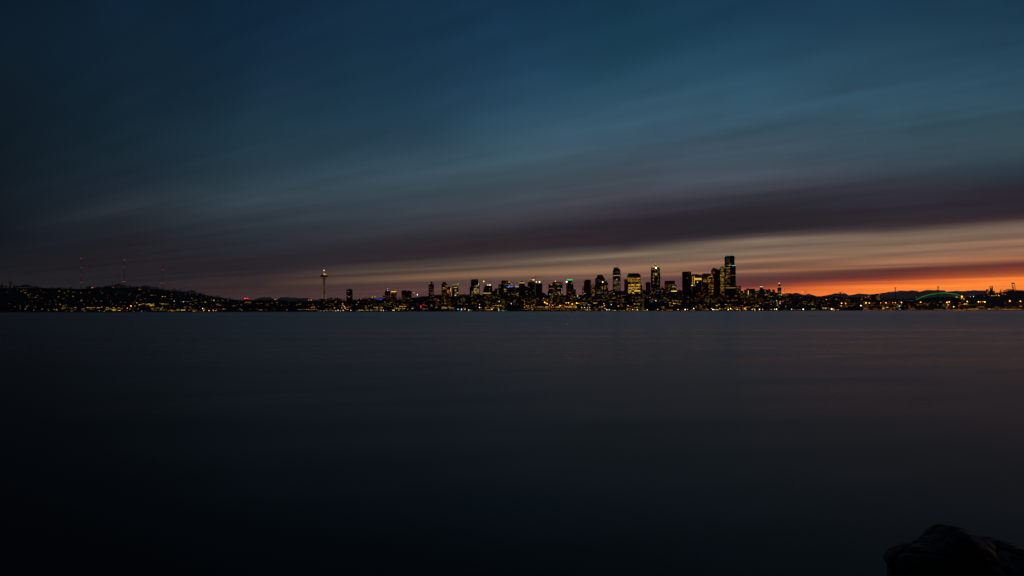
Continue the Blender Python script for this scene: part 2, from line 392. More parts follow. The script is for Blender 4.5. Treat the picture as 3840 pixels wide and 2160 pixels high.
# ---------------------------------------------------------------- mountains far behind
def mountain_range(pts, Y0, seed, colour):
    xs = [pts[0][0] + i*3 for i in range(int((pts[-1][0]-pts[0][0])/3)+1)]
    rows = [(-3200,0),(-2400,.30),(-1500,.62),(-700,.86),(0,1.0),(900,.8),(2200,.45),(3800,0)]
    mb = MB()
    for dy, h in rows:
        for x in xs:
            Y = Y0+dy; top = wz(x, lerp_list(pts, x), Y0)
            nz = noise.fractal(Vector((x*.03, dy*.0011, seed)), 1.0, 2.1, 5)
            z = max(top, 5)*h*(1 + (.22*nz if dy else .03*nz)) if h else -3
            mb.v.append((wx(x, Y0)*(Y/Y0)**.3 if dy else wx(x,Y0), Y, z))
    n = len(xs)
    mb.f = [(j*n+i, j*n+i+1, (j+1)*n+i+1, (j+1)*n+i) for j in range(len(rows)-1) for i in range(n-1)]
    return struct(mb.build('mountains', colour, None, True))
ROCKM = surf('mountain slopes', (.05,.06,.07), (.12,.13,.14), .0016, .95, .05)
mountain_range([(900,1160),(930,1136),(965,1126),(980,1121),(993,1113),(1002,1117),(1010,1113),(1020,1118),(1034,1128),(1045,1127),(1058,1121),(1068,1115),(1079,1113),(1092,1116),(1105,1116),(1118,1119),(1138,1118),(1160,1119),(1180,1123),(1196,1129),(1230,1150),(1300,1165)], 28000, 1.3, ROCKM)
mountain_range([(2880,1160),(2930,1122),(2955,1107),(2975,1101),(2988,1098),(2998,1101),(3004,1107),(3018,1108),(3031,1101),(3040,1107),(3058,1112),(3080,1113),(3100,1107),(3120,1103),(3135,1099),(3150,1101),(3180,1107),(3197,1105),(3220,1100),(3245,1102),(3262,1104),(3280,1102),(3300,1100),(3318,1099),(3332,1094),(3366,1092),(3380,1090),(3400,1091),(3418,1088.5),(3440,1090.5),(3452,1095),(3463,1089),(3475,1087),(3490,1087.5),(3501,1090),(3515,1087.5),(3526,1092),(3537,1096),(3560,1093),(3585,1091),(3620,1091.5),(3645,1089),(3658,1088),(3667,1091),(3675,1089),(3690,1096),(3720,1100),(3790,1101),(3900,1098),(4100,1110),(4300,1150)], 24000, 5.2, ROCKM)

# ---------------------------------------------------------------- boulders on the near shore
WET = surf('wet boulder', (.006,.006,.006), (.034,.031,.028), 9, .55, .22, bump=.9)
def boulder(px, py, prof, Y0, depth, zb, seed, label):
    """prof: silhouette in pixels round (px, py); the solid is as deep as a boulder of that size is"""
    X0 = wx(px, Y0); Z0 = wz(px, py, Y0); k = Y0/F
    pol = sorted((math.atan2((py-y), (x-px)), math.hypot(x-px, y-py)*k) for x, y in prof)
    pol = [(pol[-1][0]-2*math.pi, pol[-1][1])] + pol + [(pol[0][0]+2*math.pi, pol[0][1])]
    mb = MB(); nu, nv = 200, 90
    for j in range(nv+1):
        b_ = math.pi*(j/nv-.5)                   # towards / away from the sea
        for i in range(nu):
            a_ = -math.pi + 2*math.pi*i/nu
            r = lerp_list(pol, a_)
            s = math.cos(b_)**.8 if 0 < j < nv else 0
            p = Vector((X0 + r*s*math.cos(a_), Y0 + depth*math.sin(b_), Z0 + r*s*math.sin(a_)))
            q = p*3 + Vector((seed,0,0))
            f1 = noise.voronoi(q*.55)[0]; f2 = noise.voronoi(q*1.5+Vector((3,7,1)))[0]
            d = -.02 + .016*noise.fractal(q*1.4, .9, 2.1, 6) + .07*(.45-f1[0]) + .022*(.4-f2[0]) - .02*max(0, .06-(f1[1]-f1[0]))/.06
            dirv = Vector((math.cos(a_)*s, math.sin(b_), math.sin(a_)*s))
            p += dirv*d
            if abs(b_) < .3: pass
            mb.v.append(p)
    mb.f = [(j*nu+i, j*nu+(i+1)%nu, (j+1)*nu+(i+1)%nu, (j+1)*nu+i) for j in range(nv) for i in range(nu)]
    o = mb.build('boulder', WET, None, True)
    return o
o = boulder(3610, 2230, [(3352,2300),(3354,2230),(3370,2165),(3348,2126),(3358,2104),(3374,2082),(3396,2064),(3420,2050),(3440,2042),(3462,2041),(3474,2034),(3492,2024),(3512,2014),(3530,2002),(3552,1986),(3576,1970),(3592,1971),(3618,1976),(3645,1984),(3680,1998),(3708,2006),(3725,2015),(3758,2015),(3790,2021),(3815,2034),(3840,2056),(3875,2100),(3900,2180),(3920,2300),(3900,2500),(3700,2620),(3500,2600),(3370,2450)], 5.4, .55, -.4, 2.0, '')
tag(o, 'large dark wet boulder at the water edge with a pointed hump and broken cracks', 'boulder')
m2 = boulder(3165, 2225, [(3095,2225),(3110,2180),(3140,2160),(3165,2158),(3190,2166),(3215,2190),(3230,2225),(3200,2270),(3120,2270)], 6.3, .12, -.4, 7.0, '')
tag(m2, 'small flat rock barely breaking the water before the large boulder', 'rock'); m2.name = 'rock'

# ---------------------------------------------------------------- air
if HAZE:
    mh = bpy.data.materials.new('air'); mh.use_nodes = True; nt = mh.node_tree; nt.nodes.remove(nt.nodes['Principled BSDF'])
    pv = nt.nodes.new('ShaderNodeVolumePrincipled'); pv.inputs['Density'].default_value = HAZE; pv.inputs['Color'].default_value = (.9,.92,.95,1); pv.inputs['Anisotropy'].default_value = .5
    nt.links.new(pv.outputs[0], nt.nodes['Material Output'].inputs['Volume'])
    hz = MB().box(-32000,32000,-100,34000,-5,1100).build('haze', mh); hz['kind'] = 'stuff'; hz['label'] = 'thin dusk air over the bay that softens the far mountains'; hz['category'] = 'haze'
# ---------------------------------------------------------------- camera
cd = bpy.data.cameras.new('camera'); co = bpy.data.objects.new('camera', cd); C.objects.link(co)
cd.sensor_width = 36; cd.lens = 24; cd.clip_start = .1; cd.clip_end = 120000
cd.shift_y = (hor(1920)-1080)/3840
co.location = (0,0,CAMH)
from mathutils import Matrix
roll = math.atan(8.5/3840)
co.rotation_euler = (Matrix.Rotation(math.radians(90), 4, 'X') @ Matrix.Rotation(-roll, 4, 'Z')).to_euler()
sc = bpy.context.scene; sc.camera = co
sc.view_settings.view_transform = 'Standard'; sc.view_settings.look = 'None'; sc.view_settings.exposure = 0; sc.view_settings.gamma = 1; sc.view_settings.use_curve_mapping = False
sc.cycles.use_denoising = True; sc.cycles.sample_clamp_indirect = 1.0; sc.cycles.sample_clamp_direct = 4.0; sc.cycles.max_bounces = 5; sc.cycles.diffuse_bounces = 2; sc.cycles.glossy_bounces = 3
sc.cycles.caustics_reflective = False; sc.cycles.caustics_refractive = False
# ---------------------------------------------------------------- landmark towers, each with its own outline
def tower(label, x0, x1, Y, shapes, fac=0, depth=34, lights=(), strips=(), bits=None, name='office_tower', cat='tower', group=None, seed=None):
    """shapes: ('b', x0, x1, ytop, y0, y1) boxes or ('p', [(x, y)...], y0, y1) outlines"""
    b = Bld(name, (x0+x1)/2, Y, depth)
    mb = MB()
    for s in shapes:
        if s[0] == 'b': b.box(mb, s[1], s[2], s[3], None, s[4] if len(s) > 4 else 0, s[5] if len(s) > 5 else depth)
        else: b.poly(mb, s[1], s[2] if len(s) > 2 else 0, s[3] if len(s) > 3 else depth)
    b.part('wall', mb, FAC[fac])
    for s in (bits or []): roof_bits(b, *s)
    for g in lights: b.grid(*[v for v in g if not isinstance(v, dict)], **(g[-1] if isinstance(g[-1], dict) else {}))
    for s in strips: b.win(*s)
    tag(b.e, label, cat, group); return b
def beacon(b, x, y, c='r', l=2, d=3.2, base=None):
    """aviation light on a thin stalk"""
    mb = MB().tube((b.lx(x), b.depth*.4, b.lz(base if base else y+5)), (b.lx(x), b.depth*.4, b.lz(y)), .25)
    b.part('antenna', mb, STEEL); b.lamp(x, y, d, c, l, b.depth*.4, 'beacon')

# the lone dark tower and the pair with the gold crown
b = tower('lone dark tower with flat notched top, right of the saucer tower', 1299, 1322.5, 4000, [('b',1299,1322.5,1086),('b',1305,1319,1083.6,6,26)], 4,
      lights=[(1300,1322,1092,1140,.05,'wpo','01')], strips=[(1302.5,1109,2.5,1.8,'w',1),(1316,1109.5,2.5,1.8,'a',1),(1309.5,1113.7,3.6,2,'o',2)])
b = tower('dark stepped tower with a pointed top and a red light at its peak', 1436, 1464, 3950, [('b',1436,1445,1108,3),('b',1443,1464,1094,.6),('p',[(1444,1095),(1447,1090),(1451,1086.5),(1456,1084.5),(1459,1089),(1463,1095)],4,28)], 3,
      lights=[(1444,1463,1096,1145,.10,'aypo','011'),(1437,1443,1112,1145,.2,'ayo','01')], strips=[(1454.5,1089.3,3,2,'w',2),(1443,1108.8,2,1.4,'o',1)])
beacon(b, 1454, 1082.5, 'o', 2)
b = tower('round shouldered tower with a bright gold lit crown', 1465, 1487, 3950, [('p',[(1465.5,None),(1465.5,1096),(1467,1092),(1471,1090),(1476,1088.7),(1481,1090),(1485.5,1092),(1487,1096),(1487,None)])], 2,
      lights=[(1466,1486,1101,1145,.12,'yao','001')], strips=[(1476.5,1093.6,18,2.4,'a',3),(1476,1092.4,8,1.4,'w',2),(1466.5,1098,2.6,2,'a',2),(1473.3,1097.6,2,2,'a',2),(1479.5,1098,2,2,'a',2)])
b = tower('pair of joined dark apartment slabs with cut corners and a slot between', 1506, 1544, 4000, [('p',[(1506,None),(1506,1092),(1509,1089.7),(1524,1089.7),(1526.5,1092),(1526.5,None)]),('b',1526,1528.8,1091.6,5),('p',[(1528.5,None),(1528.5,1090),(1531,1089.2),(1536,1089.2),(1537,1091.2),(1544,1091.2),(1544,None)])], 3,
      lights=[(1507,1543,1094,1145,.10,'yapo','001')], strips=[(1531,1119.6,3.2,2,'y',2)], bits=[(1509,1524,1089.7,1)])
b = tower('slim dark tower with a narrower round top behind the pink lit crane', 1607, 1628, 3950, [('p',[(1607,None),(1607,1065),(1609,1063.4),(1625,1063.4),(1627.6,1065.5),(1627.6,None)]),('p',[(1613,1064),(1613,1058),(1615,1056.4),(1622,1056.4),(1624,1058.4),(1624,1064)],4,28)], 1,
      lights=[(1608,1627,1068,1128,.14,'wyw','0001'),(1620,1627,1092,1102,.7,'a','1')], strips=[(1611,1063.6,2.4,1.7,'w',2),(1616,1064,2,1.6,'a',1),(1622,1063.4,2.8,2,'a',2)])
b = tower('slender dark tower with a small square hat beside orange lit bars', 1656, 1677, 3950, [('b',1656,1677,1064.8),('b',1660,1672,1057,3,30),('p',[(1671,1065),(1672,1061),(1677,1064.9)],8,26)], 3,
      lights=[(1657,1676,1068,1142,.2,'yaw','0112')], strips=[(1673.5,1072.3,5,1.6,'y',2),(1665,1079.8,4,2,'y',2),(1672,1084,3,2,'p',1)])
b = tower('short tower edged by vertical orange and yellow neon bars', 1677.5, 1694, 3980, [('b',1677.5,1694,1078),('b',1679,1690,1075,4,28)], 2,
      lights=[(1678,1688,1080,1110,.45,'oap','011')], strips=[(1690.5,1087.5,1.6,15,'y',3),(1692.2,1086,1,10,'g',1),(1692.6,1103,1.3,17,'o',2),(1687.6,1103,1,17,'o',1),(1680,1090,5,2,'a',2),(1680,1096,4,2,'o',2),(1679.5,1092.5,5,1.3,'o',2)])
b = tower('round arched apartment tower with a lit arch under its dome', 1695, 1721, 3970, [('p',[(1695.5,None),(1695.5,1081),(1697,1077),(1700,1074),(1704.5,1072),(1709,1071.6),(1714,1073),(1718,1076),(1720,1080),(1720,None)])], 4,
      lights=[(1703,1713,1084,1112,.5,'yww','12'),(1696,1719,1114,1145,.12,'yoc','01')], strips=[(1708,1077.9,12,1.6,'y',2),(1702.3,1079,1.2,3,'y',1),(1714.3,1079,1.2,3,'y',1),(1715.6,1098,3.6,2.4,'y',3),(1708.6,1107,3.6,2,'w',3),(1720.6,1090,.9,22,'o',1),(1717.5,1111,1.3,5,'c',1)])
b = tower('large dark tower with a slanted roof corner and shoulders on each side', 1761, 1799, 3950, [('b',1761,1766.5,1075,2),('p',[(1766,None),(1766,1049.5),(1774,1047),(1793,1047),(1793,None)],0,34),('b',1792.6,1799,1060.6,3)], 1,
      lights=[(1775,1797,1069,1103,.62,'yyw','0122',dict(cap=60)),(1767,1774,1092,1112,.6,'y','012'),(1762,1798,1104,1148,.07,'yaw','01')], strips=[(1795.4,1065,2.4,2.2,'w',3)])
b = tower('sloping trapezoid tower with two white floodlights on its roof', 1811, 1846, 3980, [('p',[(1811.5,None),(1811.5,1096),(1813,1085),(1818,1070.5),(1836,1070.5),(1838,1071.5),(1838,None)]),('b',1837.5,1846.5,1072,4)], 4,
      lights=[(1813,1845,1105,1150,.16,'yaao','011'),(1834,1838,1080,1090,.5,'y','01')], strips=[(1826.5,1099.4,29,1.7,'y',2),(1815,1080,1.2,2,'w',0)])
b.lamp(1830, 1068.5, 3.4, 'w', 3, 4); b.lamp(1837.6, 1068.5, 3.8, 'w', 3, 4)
b.part('mast', MB().tube((b.lx(1833),10,b.lz(1071)), (b.lx(1833),10,b.lz(1062.5)), .3), STEEL)
b = tower('dark mid height block with one lit column of windows on its right edge', 1842, 1870, 4040, [('b',1842,1855,1090.5),('b',1854.5,1870,1081.5,3)], 2, lights=[(1864,1869.5,1086,1113,.9,'aya','112'),(1843,1863,1108,1145,.22,'yaa','01')])
b = tower('broad stepped dark tower descending to the right behind the blue lit crane', 1869, 1931, 4000,
      [('b',1869,1880,1066.6,2),('p',[(1879.5,None),(1879.5,1053),(1883,1051.4),(1906,1051.4),(1906,None)]),('p',[(1905.6,None),(1905.6,1059),(1912,1059.5),(1918,1060.5),(1922,1062),(1925.6,1063.5),(1925.6,1067),(1931,1070),(1931,None)],1.2)], 0, 36,
      lights=[(1885,1904,1056,1072,.4,'ya','011'),(1889,1901,1083,1096,.9,'ya','12'),(1907,1926,1062,1080,.35,'yap','012'),(1870,1930,1098,1148,.14,'yap','01',dict(cap=30)),(1904.8,1911,1103,1125,.9,'yw','12')],
      strips=[(1874.5,1076.6,5,1.6,'a',2)])
b.lamp(1909.3, 1058.3, 2.6, 'o', 3, 3); b.win(1909, 1070, 1.3, 8, 'w', 1)
b = tower('low tower with a glowing flat yellow top at the end of the blue crane arm', 1931.5, 1947, 4060, [('b',1931.5,1946.8,1073)], 4, lights=[(1932,1946,1079,1145,.25,'ya','012')], strips=[(1939,1075.8,13,1.6,'a',3),(1939,1074,10,.9,'o',2)])
b = tower('narrow tower with a yellow outlined flat crown and a dark penthouse', 1947, 1967.4, 3990, [('b',1948,1966.4,1061.6),('b',1946.8,1967.6,1058.6,-1,35),('b',1952,1961,1054.6,6,26)], 4,
      lights=[(1949,1966,1068,1090,.08,'py','01')], strips=[(1957.2,1060.6,20,1.4,'y',3,-1.2),(1956,1076.6,2.4,3.6,'p',2),(1948.6,1066,1,6,'y',0),(1966,1066,1,6,'y',0)])
b = tower('dark slab between the yellow outlined tower and the tower with two roof light bars', 1967.5, 1979, 4050, [('b',1967.5,1972,1071.6),('b',1972,1979.2,1074,1)], 3, lights=[(1968,1978,1080,1130,.12,'ap','01')], strips=[(1971,1071.2,3,1,'o',1)])
b = tower('dark square tower with white and orange light bars on its roof', 1979, 2007.5, 3970, [('b',1979,2007,1057),('b',1984,2005,1052,4,30)], 1,
      lights=[(1980,2006,1075,1130,.10,'apw','01'),(1980,2006,1057.5,1064,.25,'w','0')], strips=[(1988,1049.6,4.6,1.5,'o',3,3.8),(2000,1049.6,9.6,1.7,'w',3,3.8),(1993,1054.8,24,1,'a',1)])
b.part('roof_frame', MB().box(b.lx(1984.5),b.lx(2004.6),5,29,b.lz(1052.2),b.lz(1049)), STEEL)
b = tower('tower under construction with a thick dark top slab and white work lights', 2007.5, 2033.5, 3990, [('b',2009,2032.6,1069),('b',2007.6,2033.6,1063,-.8,35)], 2,
      lights=[(2014,2030,1071,1082,.5,'wwg','23',dict(cap=9)),(2009,2032,1090,1125,.1,'yg','00')], strips=[(2025,1060.4,6,1.4,'g',1),(2017,1094,2.4,1,'g',1)], name='unfinished_tower')
for x, d, c in ((2012,4,'w'),(2010,2.6,'a'),(2022.6,2.8,'g'),(2023.6,4.4,'w')): b.lamp(x, 1057, d, c, 3, 2, 'work_light')
b.part('column', MB().box(b.lx(2009),b.lx(2011),2,4,b.lz(1063),b.lz(1057.6)).box(b.lx(2030),b.lx(2031.4),2,4,b.lz(1063),b.lz(1059)).tube((b.lx(2015.6),8,b.lz(1063)),(b.lx(2015.6),8,b.lz(1047.5)),.35), STEEL)
b = tower('low rounded dark building stepping down beside the unfinished tower', 2033, 2052, 4080, [('p',[(2028,None),(2028,1099),(2032,1096.5),(2037,1096),(2041,1099),(2045,1101.6),(2051,1106),(2052,None)])], 3, lights=[(2029,2050,1100,1145,.3,'yaa','012')])
b = tower('wide brick hued tower with raised middle and a red light on top', 2054, 2110.5, 3980, [('b',2054,2060,1090,5),('b',2057,2072.5,1065.6,.6),('p',[(2072,None),(2072,1060),(2075,1057.5),(2077,1056),(2086,1056),(2089,1058),(2110.4,1058),(2110.4,None)])], 3, 38,
      lights=[(2059,2078,1080,1084,.95,'aay','222'),(2080,2109,1063,1066,.6,'ya','12'),(2078,2102,1074,1083,.35,'ay','12'),(2103,2109,1082,1102,.9,'yw','12'),(2060,2108,1086,1148,.17,'yaw','012',dict(cap=34))], strips=[(2067.6,1067.8,6.5,1.4,'a',2),(2093,1068,2.6,1.7,'g',2)])
beacon(b, 2082.4, 1054, 'o', 3, 3.2)
b = tower('slim dark tower with a green glowing cap and curved right side', 2123.5, 2151.5, 3960, [('p',[(2123.5,None),(2123.5,1056),(2126,1048),(2128,1046.8),(2146,1046.8),(2148,1049),(2149,1061),(2150.6,1070),(2151.6,1080),(2151.6,None)])], 1,
      lights=[(2141,2149,1054,1068,.7,'ya','012'),(2125,2150,1078,1130,.13,'yap','01')], strips=[(2137,1049.2,20,4,'g',2),(2147,1053,1.6,5,'g',1),(2125.5,1060.6,1.6,8,'g',0),(2137,1119.5,9,1.7,'y',3)])
b.lamp(2125, 1056.6, 5, 'w', 4, -2)
b = tower('plain brownish block leaning against the green capped tower', 2150, 2160, 4040, [('b',2150,2159.5,1084.8)], 3, lights=[(2151,2159,1090,1140,.1,'ya','01')])
b = tower('tall thin mast like shaft lit amber from below on the hill slope', 2163.5, 2168, 3900, [('b',2163.6,2168,1107)], 2, 6, strips=[(2166,1110,3.4,5,'w',2),(2164.8,1124,1.6,20,'a',0)], name='lit_chimney', cat='chimney')
b = tower('narrow block with warm windows at the left foot of the blue black tower', 2183, 2190.5, 4040, [('b',2183,2190.4,1074)], 3, lights=[(2183.5,2190,1077,1108,.7,'ao','012')])
b = tower('smooth blue black tower with hardly any light on', 2190, 2216.5, 3960, [('b',2190,2216.4,1051.5),('b',2195,2214,1048.4,4,30),('p',[(2190,1056),(2191,1051.6),(2216,1051.6),(2216.4,1056)],3,31)], 1, lights=[(2191,2216,1060,1130,.015,'wp','01')], strips=[(2193.6,1100.6,4.4,1.6,'p',2),(2192.6,1055,1,3,'a',0)], bits=None)
b = tower('short domed tower full of amber windows beside the blue black tower', 2218, 2232, 4020, [('p',[(2217.5,None),(2217.5,1070),(2220,1067),(2224,1065),(2228,1065.4),(2232,1069),(2232,None)])], 2, lights=[(2218.5,2231,1067,1080,.9,'aa','112'),(2218.5,2231,1084,1140,.45,'ay','012')])
b = tower('tall dark tower with chamfered octagonal shoulders and flat crown', 2231.5, 2269.5, 3930, [('p',[(2232,None),(2232,1045.6),(2236,1042),(2242,1030.6),(2259,1030.6),(2266,1041),(2266,1043),(2269,1046),(2269,None)])], 0, 38,
      lights=[(2234,2267,1046,1080,.10,'yw','00'),(2234,2262,1085,1135,.22,'yw','01'),(2234,2256,1126,1150,.5,'ay','12')])
b = tower('stepped block with bright lit columns of amber windows, leaning on the chamfered tower', 2253, 2281, 3895, [('b',2253,2262,1060,2),('b',2261.6,2273,1055.6),('b',2272.6,2276.6,1052,3),('b',2276.2,2281,1060,1)], 2, 30,
      lights=[(2266,2272,1067,1086,1,'aa','223'),(2255.6,2261,1073,1086,1,'a','122'),(2274.5,2279.6,1070,1080,.7,'y','12'),(2254,2280,1090,1140,.14,'yaw','01'),(2255,2262,1115,1124,1,'a','12')])
b.lamp(2260.6, 1057.6, 4.4, 'w', 3, -2, 'floodlight')
b = tower('low dark shoulder buildings between chamfered tower and flag topped tower', 2281, 2300, 4060, [('b',2281,2291,1089.6),('b',2290,2299,1087,4)], 3, lights=[(2282,2299,1092,1148,.15,'yaw','01')], name='office_block', cat='building')
b = tower('slim silver edged tower in three tiers with a flagpole on top', 2298, 2327.5, 3920, [('b',2298,2327.4,1014.6),('b',2300,2325.6,1008.2,3,31),('b',2302.2,2320.4,1002.4,6,28)], 0,
      lights=[(2299,2326,1018,1090,.17,'wyp','0001',dict(cap=34)),(2299,2326,1052,1092,.28,'yyw','001',dict(cap=24)),(2304,2319,1004,1007,.5,'w','0')], strips=[(2313,1033.2,24,1.4,'y',2),(2313,1047.5,4,1.4,'w',2),(2311,1058.7,16,1.3,'y',1),(2302.4,1101,3,1.5,'w',2)])
b.part('flagpole', MB().tube((b.lx(2314.6),16,b.lz(1002.6)), (b.lx(2314.6),16,b.lz(990)), .35), STEEL)
b.part('flag', MB().prism([(b.lx(2314.4),b.lz(990.6)),(b.lx(2313),b.lz(992)),(b.lx(2310.8),b.lz(995.4)),(b.lx(2311.6),b.lz(994.8)),(b.lx(2314.4),b.lz(994))], 15.9, 16.1), FAC[1])
b = tower('dull grey slab standing at the left side of the brightest lit tower', 2341, 2353, 3960, [('b',2341,2353,1047.4)], 2, lights=[(2342,2352,1052,1090,.04,'y','0')])
b = tower('broad dark capped tower with nearly every floor lit yellow', 2352.3, 2403, 3900, [('b',2352.4,2403,1031.4),('b',2355.6,2399.6,1024.8,2,38)], 4, 42,
      lights=[(2353,2402,1038,1062,.62,'yya','1222',dict(cap=42,run=(3,9))),(2354,2402,1062,1100,.5,'yya','1223',dict(cap=50,run=(3,10)))], strips=[(2380.6,1061.2,3.6,1.8,'b',3),(2390,1091,22,2.2,'y',3)])
beacon(b, 2398, 1024, 'r', 3, 2.6, 1025.5)
b = tower('dark narrow stepped block right behind the brightest lit tower', 2403, 2412, 3990, [('b',2402,2408.4,1067),('b',2408,2412,1085,3)], 3, lights=[(2403,2411,1090,1120,.2,'yo','01')])
beacon(b, 2409.4, 1066.6, 'p', 1, 2.2, 1085)
b = tower('dark square tower against the left flank of the pyramid topped tower', 2421, 2440, 3970, [('b',2421,2439.6,1058.6),('b',2426,2436,1056.6,6,26)], 3, lights=[(2422,2439,1062,1140,.05,'yo','01')], strips=[(2428.6,1057.6,8,1,'o',0)])
# the pyramid topped tower
b = tower('tall ribbed tower with a lit pyramid roof, star light and green lit notch', 2440.6, 2476.4, 3900, [('b',2440.6,2476.4,1027),('b',2441.4,2474.8,1003,1.5,34),('p',[(2444,1003.4),(2446,1001.6),(2470,1001.6),(2472,1003.4)],3,33)], 4, 37,
      lights=[(2447,2455,1025,1055,.8,'yya','112',dict(run=(1,3))),(2465,2471,1032,1055,.8,'yy','112',dict(run=(1,2.6))),(2442,2475,1060,1135,.15,'yaw','01',dict(cap=28)),(2450,2470,1006,1024,.2,'w','01')],
      strips=[(2458,1028.5,2,9,'g',2),(2457.4,1028.5,1.2,8,'y',2),(2463,1028.5,1.6,9,'y',2),(2460.5,1026,5,2,'y',1)])
mb = MB(); d = 37; hw = b.lx(2467.6)
mb.loft([[(-hw,d/2-hw,b.lz(1001.4)),(hw,d/2-hw,b.lz(1001.4)),(hw,d/2+hw,b.lz(1001.4)),(-hw,d/2+hw,b.lz(1001.4))],[(-hw*.45,d/2-hw*.45,b.lz(995)),(hw*.45,d/2-hw*.45,b.lz(995)),(hw*.45,d/2+hw*.45,b.lz(995)),(-hw*.45,d/2+hw*.45,b.lz(995))],[(-.4,d/2-.4,b.lz(990.5)),(.4,d/2-.4,b.lz(990.5)),(.4,d/2+.4,b.lz(990.5)),(-.4,d/2+.4,b.lz(990.5))]])
mb.box(-hw-1.2, hw+1.2, d/2-hw-1.2, d/2+hw+1.2, b.lz(1003), b.lz(1001.3)); b.part('pyramid_roof', mb, WHITE)
b.win(2458.5, 1000.8, 19, 1.3, 'y', 3, 1); b.win(2452.6, 1003.8, 2, 2, 'y', 1); b.win(2445.6,1005,2.4,2,'a',1); b.win(2473.2,1005,1.8,1.8,'a',0)
b.lamp(2460.6, 1005, 4.6, 'w', 4, -1, 'floodlight'); b.lamp(2446, 1009.8, 2, 'p', 2, -1, 'floodlight'); b.lamp(2454.4, 1009.8, 2, 'a', 2, -1, 'floodlight')
st = MB()
for k in range(5):
    a = math.pi/2 + k*2*math.pi/5; st.tube((0,d/2,b.lz(989.3)), (math.cos(a)*3.2, d/2, b.lz(989.3)+math.sin(a)*3.2), .9, .2)
b.part('star', st, lmat('p',2))
PYR = b
b = tower('small glass pyramid roof glowing violet beside the pyramid topped tower', 2477, 2489, 4080, [('b',2477,2489,1080.6)], 1, 16, lights=[(2478,2488,1083,1130,.2,'y','01')], strips=[(2489.6,1081.8,3.4,2.6,'w',3)], name='pyramid_roofed_block')
hw = b.lx(2487.4); mb = MB().loft([[(-hw,1,b.lz(1080.4)),(hw,1,b.lz(1080.4)),(hw,15,b.lz(1080.4)),(-hw,15,b.lz(1080.4))],[(-.3,7.7,b.lz(1070.4)),(.3,7.7,b.lz(1070.4)),(.3,8.3,b.lz(1070.4)),(-.3,8.3,b.lz(1070.4))]])
b.part('glass_roof', mb, lum('violet glass', (.35,.18,.5), .05))
b = tower('dark broad tower with lower right shoulder between pyramid roof and green dome', 2492, 2537.5, 3960, [('b',2492,2531.2,1054.6),('b',2494.5,2529,1052.4,4,32),('b',2530.8,2537.5,1068.4,2)], 3, 36,
      lights=[(2496,2530,1064,1085,.28,'yapo','01'),(2497,2514,1090,1112,.3,'ay','01'),(2520,2536,1066,1082,.3,'wy','12')])
b = tower('amber lit office block under a small floodlit green dome', 2515, 2540, 3840, [('b',2517,2538,1094),('b',2515,2541,1108,-4,30)], 2, 30,
      lights=[(2518,2537,1096,1106,.3,'ya','01'),(2521,2534,1119,1132,.9,'yya','122'),(2516,2540,1109,1150,.3,'ya','01')], strips=[(2527.6,1091.8,21,1.9,'y',3),(2532,1138,17,1.6,'y',3)])
b.part('dome', MB().lathe([(b.lx(2537),b.lz(1091)),(b.lx(2536.4),b.lz(1088.4)),(b.lx(2534.6),b.lz(1086.3)),(b.lx(2531.6),b.lz(1084.9)),(b.lx(2528.2),b.lz(1084.3))], 0, 14), surf('green copper', (.05,.2,.1), (.09,.3,.15), .5, .6), True)
DOME = b
b = tower('tall very dark flat topped tower at the left end of the tallest cluster', 2558, 2592.6, 3930, [('b',2558,2592.4,1019.4),('b',2559.4,2591,1018.4,2,32),('b',2561,2592,1048,-3)], 4, 36,
      lights=[(2572,2582,1040,1055,.5,'w','0'),(2562,2591,1056,1100,.42,'yya','012',dict(cap=36)),(2561,2590,1105,1148,.25,'yao','01',dict(cap=24))], strips=[(2583,1024.6,8,1,'a',0),(2570,1108.4,20,1.5,'a',2),(2588,1108.4,8,1.5,'a',2)])
beacon(b, 2584.5, 1016.6, 'o', 0, 2, 1019)
b = tower('tower with two tall vertical yellow light columns and bright top bands', 2593, 2632, 3960, [('b',2593,2622,1028.2),('b',2621.6,2632,1031,3),('b',2604,2632,1041,-2.5)], 2, 36,
      lights=[(2612,2631,1057,1100,.4,'yaa','012'),(2595,2612,1078,1148,.16,'ya','01')], strips=[(2598,1051,1.8,32,'y',2,-.4),(2604,1051,1.8,32,'y',2,-2.9),(2597,1070,6,3,'w',3,-2.9),(2607,1070,3,2,'y',3,-2.9),(2618,1044.4,26,1.4,'y',3,-2.9),(2618,1048.6,26,1.7,'y',3,-2.9),(2618,1041.8,24,1,'o',1,-2.9),(2615.6,1058,4,1.8,'w',3,-2.9),(2620,1100,8,1.6,'a',2,-2.9)])
b.lamp(2621, 1030.6, 2.4, 'a', 1, -1)
b = tower('wide dark crowned tower with long lit floors in front of the blue gabled tower', 2632, 2678, 3920, [('b',2632.6,2678,1027),('b',2635,2670,1025.4,3,33),('b',2654,2677.6,1060,-4)], 4, 38,
      lights=[(2634,2677,1040,1058,.45,'yaa','0122',dict(cap=30,run=(3,9))),(2656,2677,1062,1140,.5,'yaa','012',dict(cap=50,y0=-4)),(2634,2653,1078,1148,.4,'aya','01',dict(cap=18))], strips=[(2669,1031,7,1.5,'a',2),(2665,1037,16,1.4,'y',2),(2644.6,1048.3,4,1.6,'o',2)])
b = tower('dark blue tower with a slanted gable roof and a line of pale lights', 2667, 2698.6, 3960, [('p',[(2667,None),(2667,1015),(2673,1005),(2676,1003.6),(2690,1009),(2696,1012),(2698.6,1014),(2698.6,None)])], 1, 34,
      lights=[(2671,2680,1014,1024,.5,'w','0'),(2688.6,2690.4,1017,1084,.95,'w','01',dict(run=(1,1.1),cap=26)),(2692,2698,1020,1060,.1,'w','0')])
b.lamp(2678.4, 1024, 2.6, 'r', 2, -2, 'beacon')
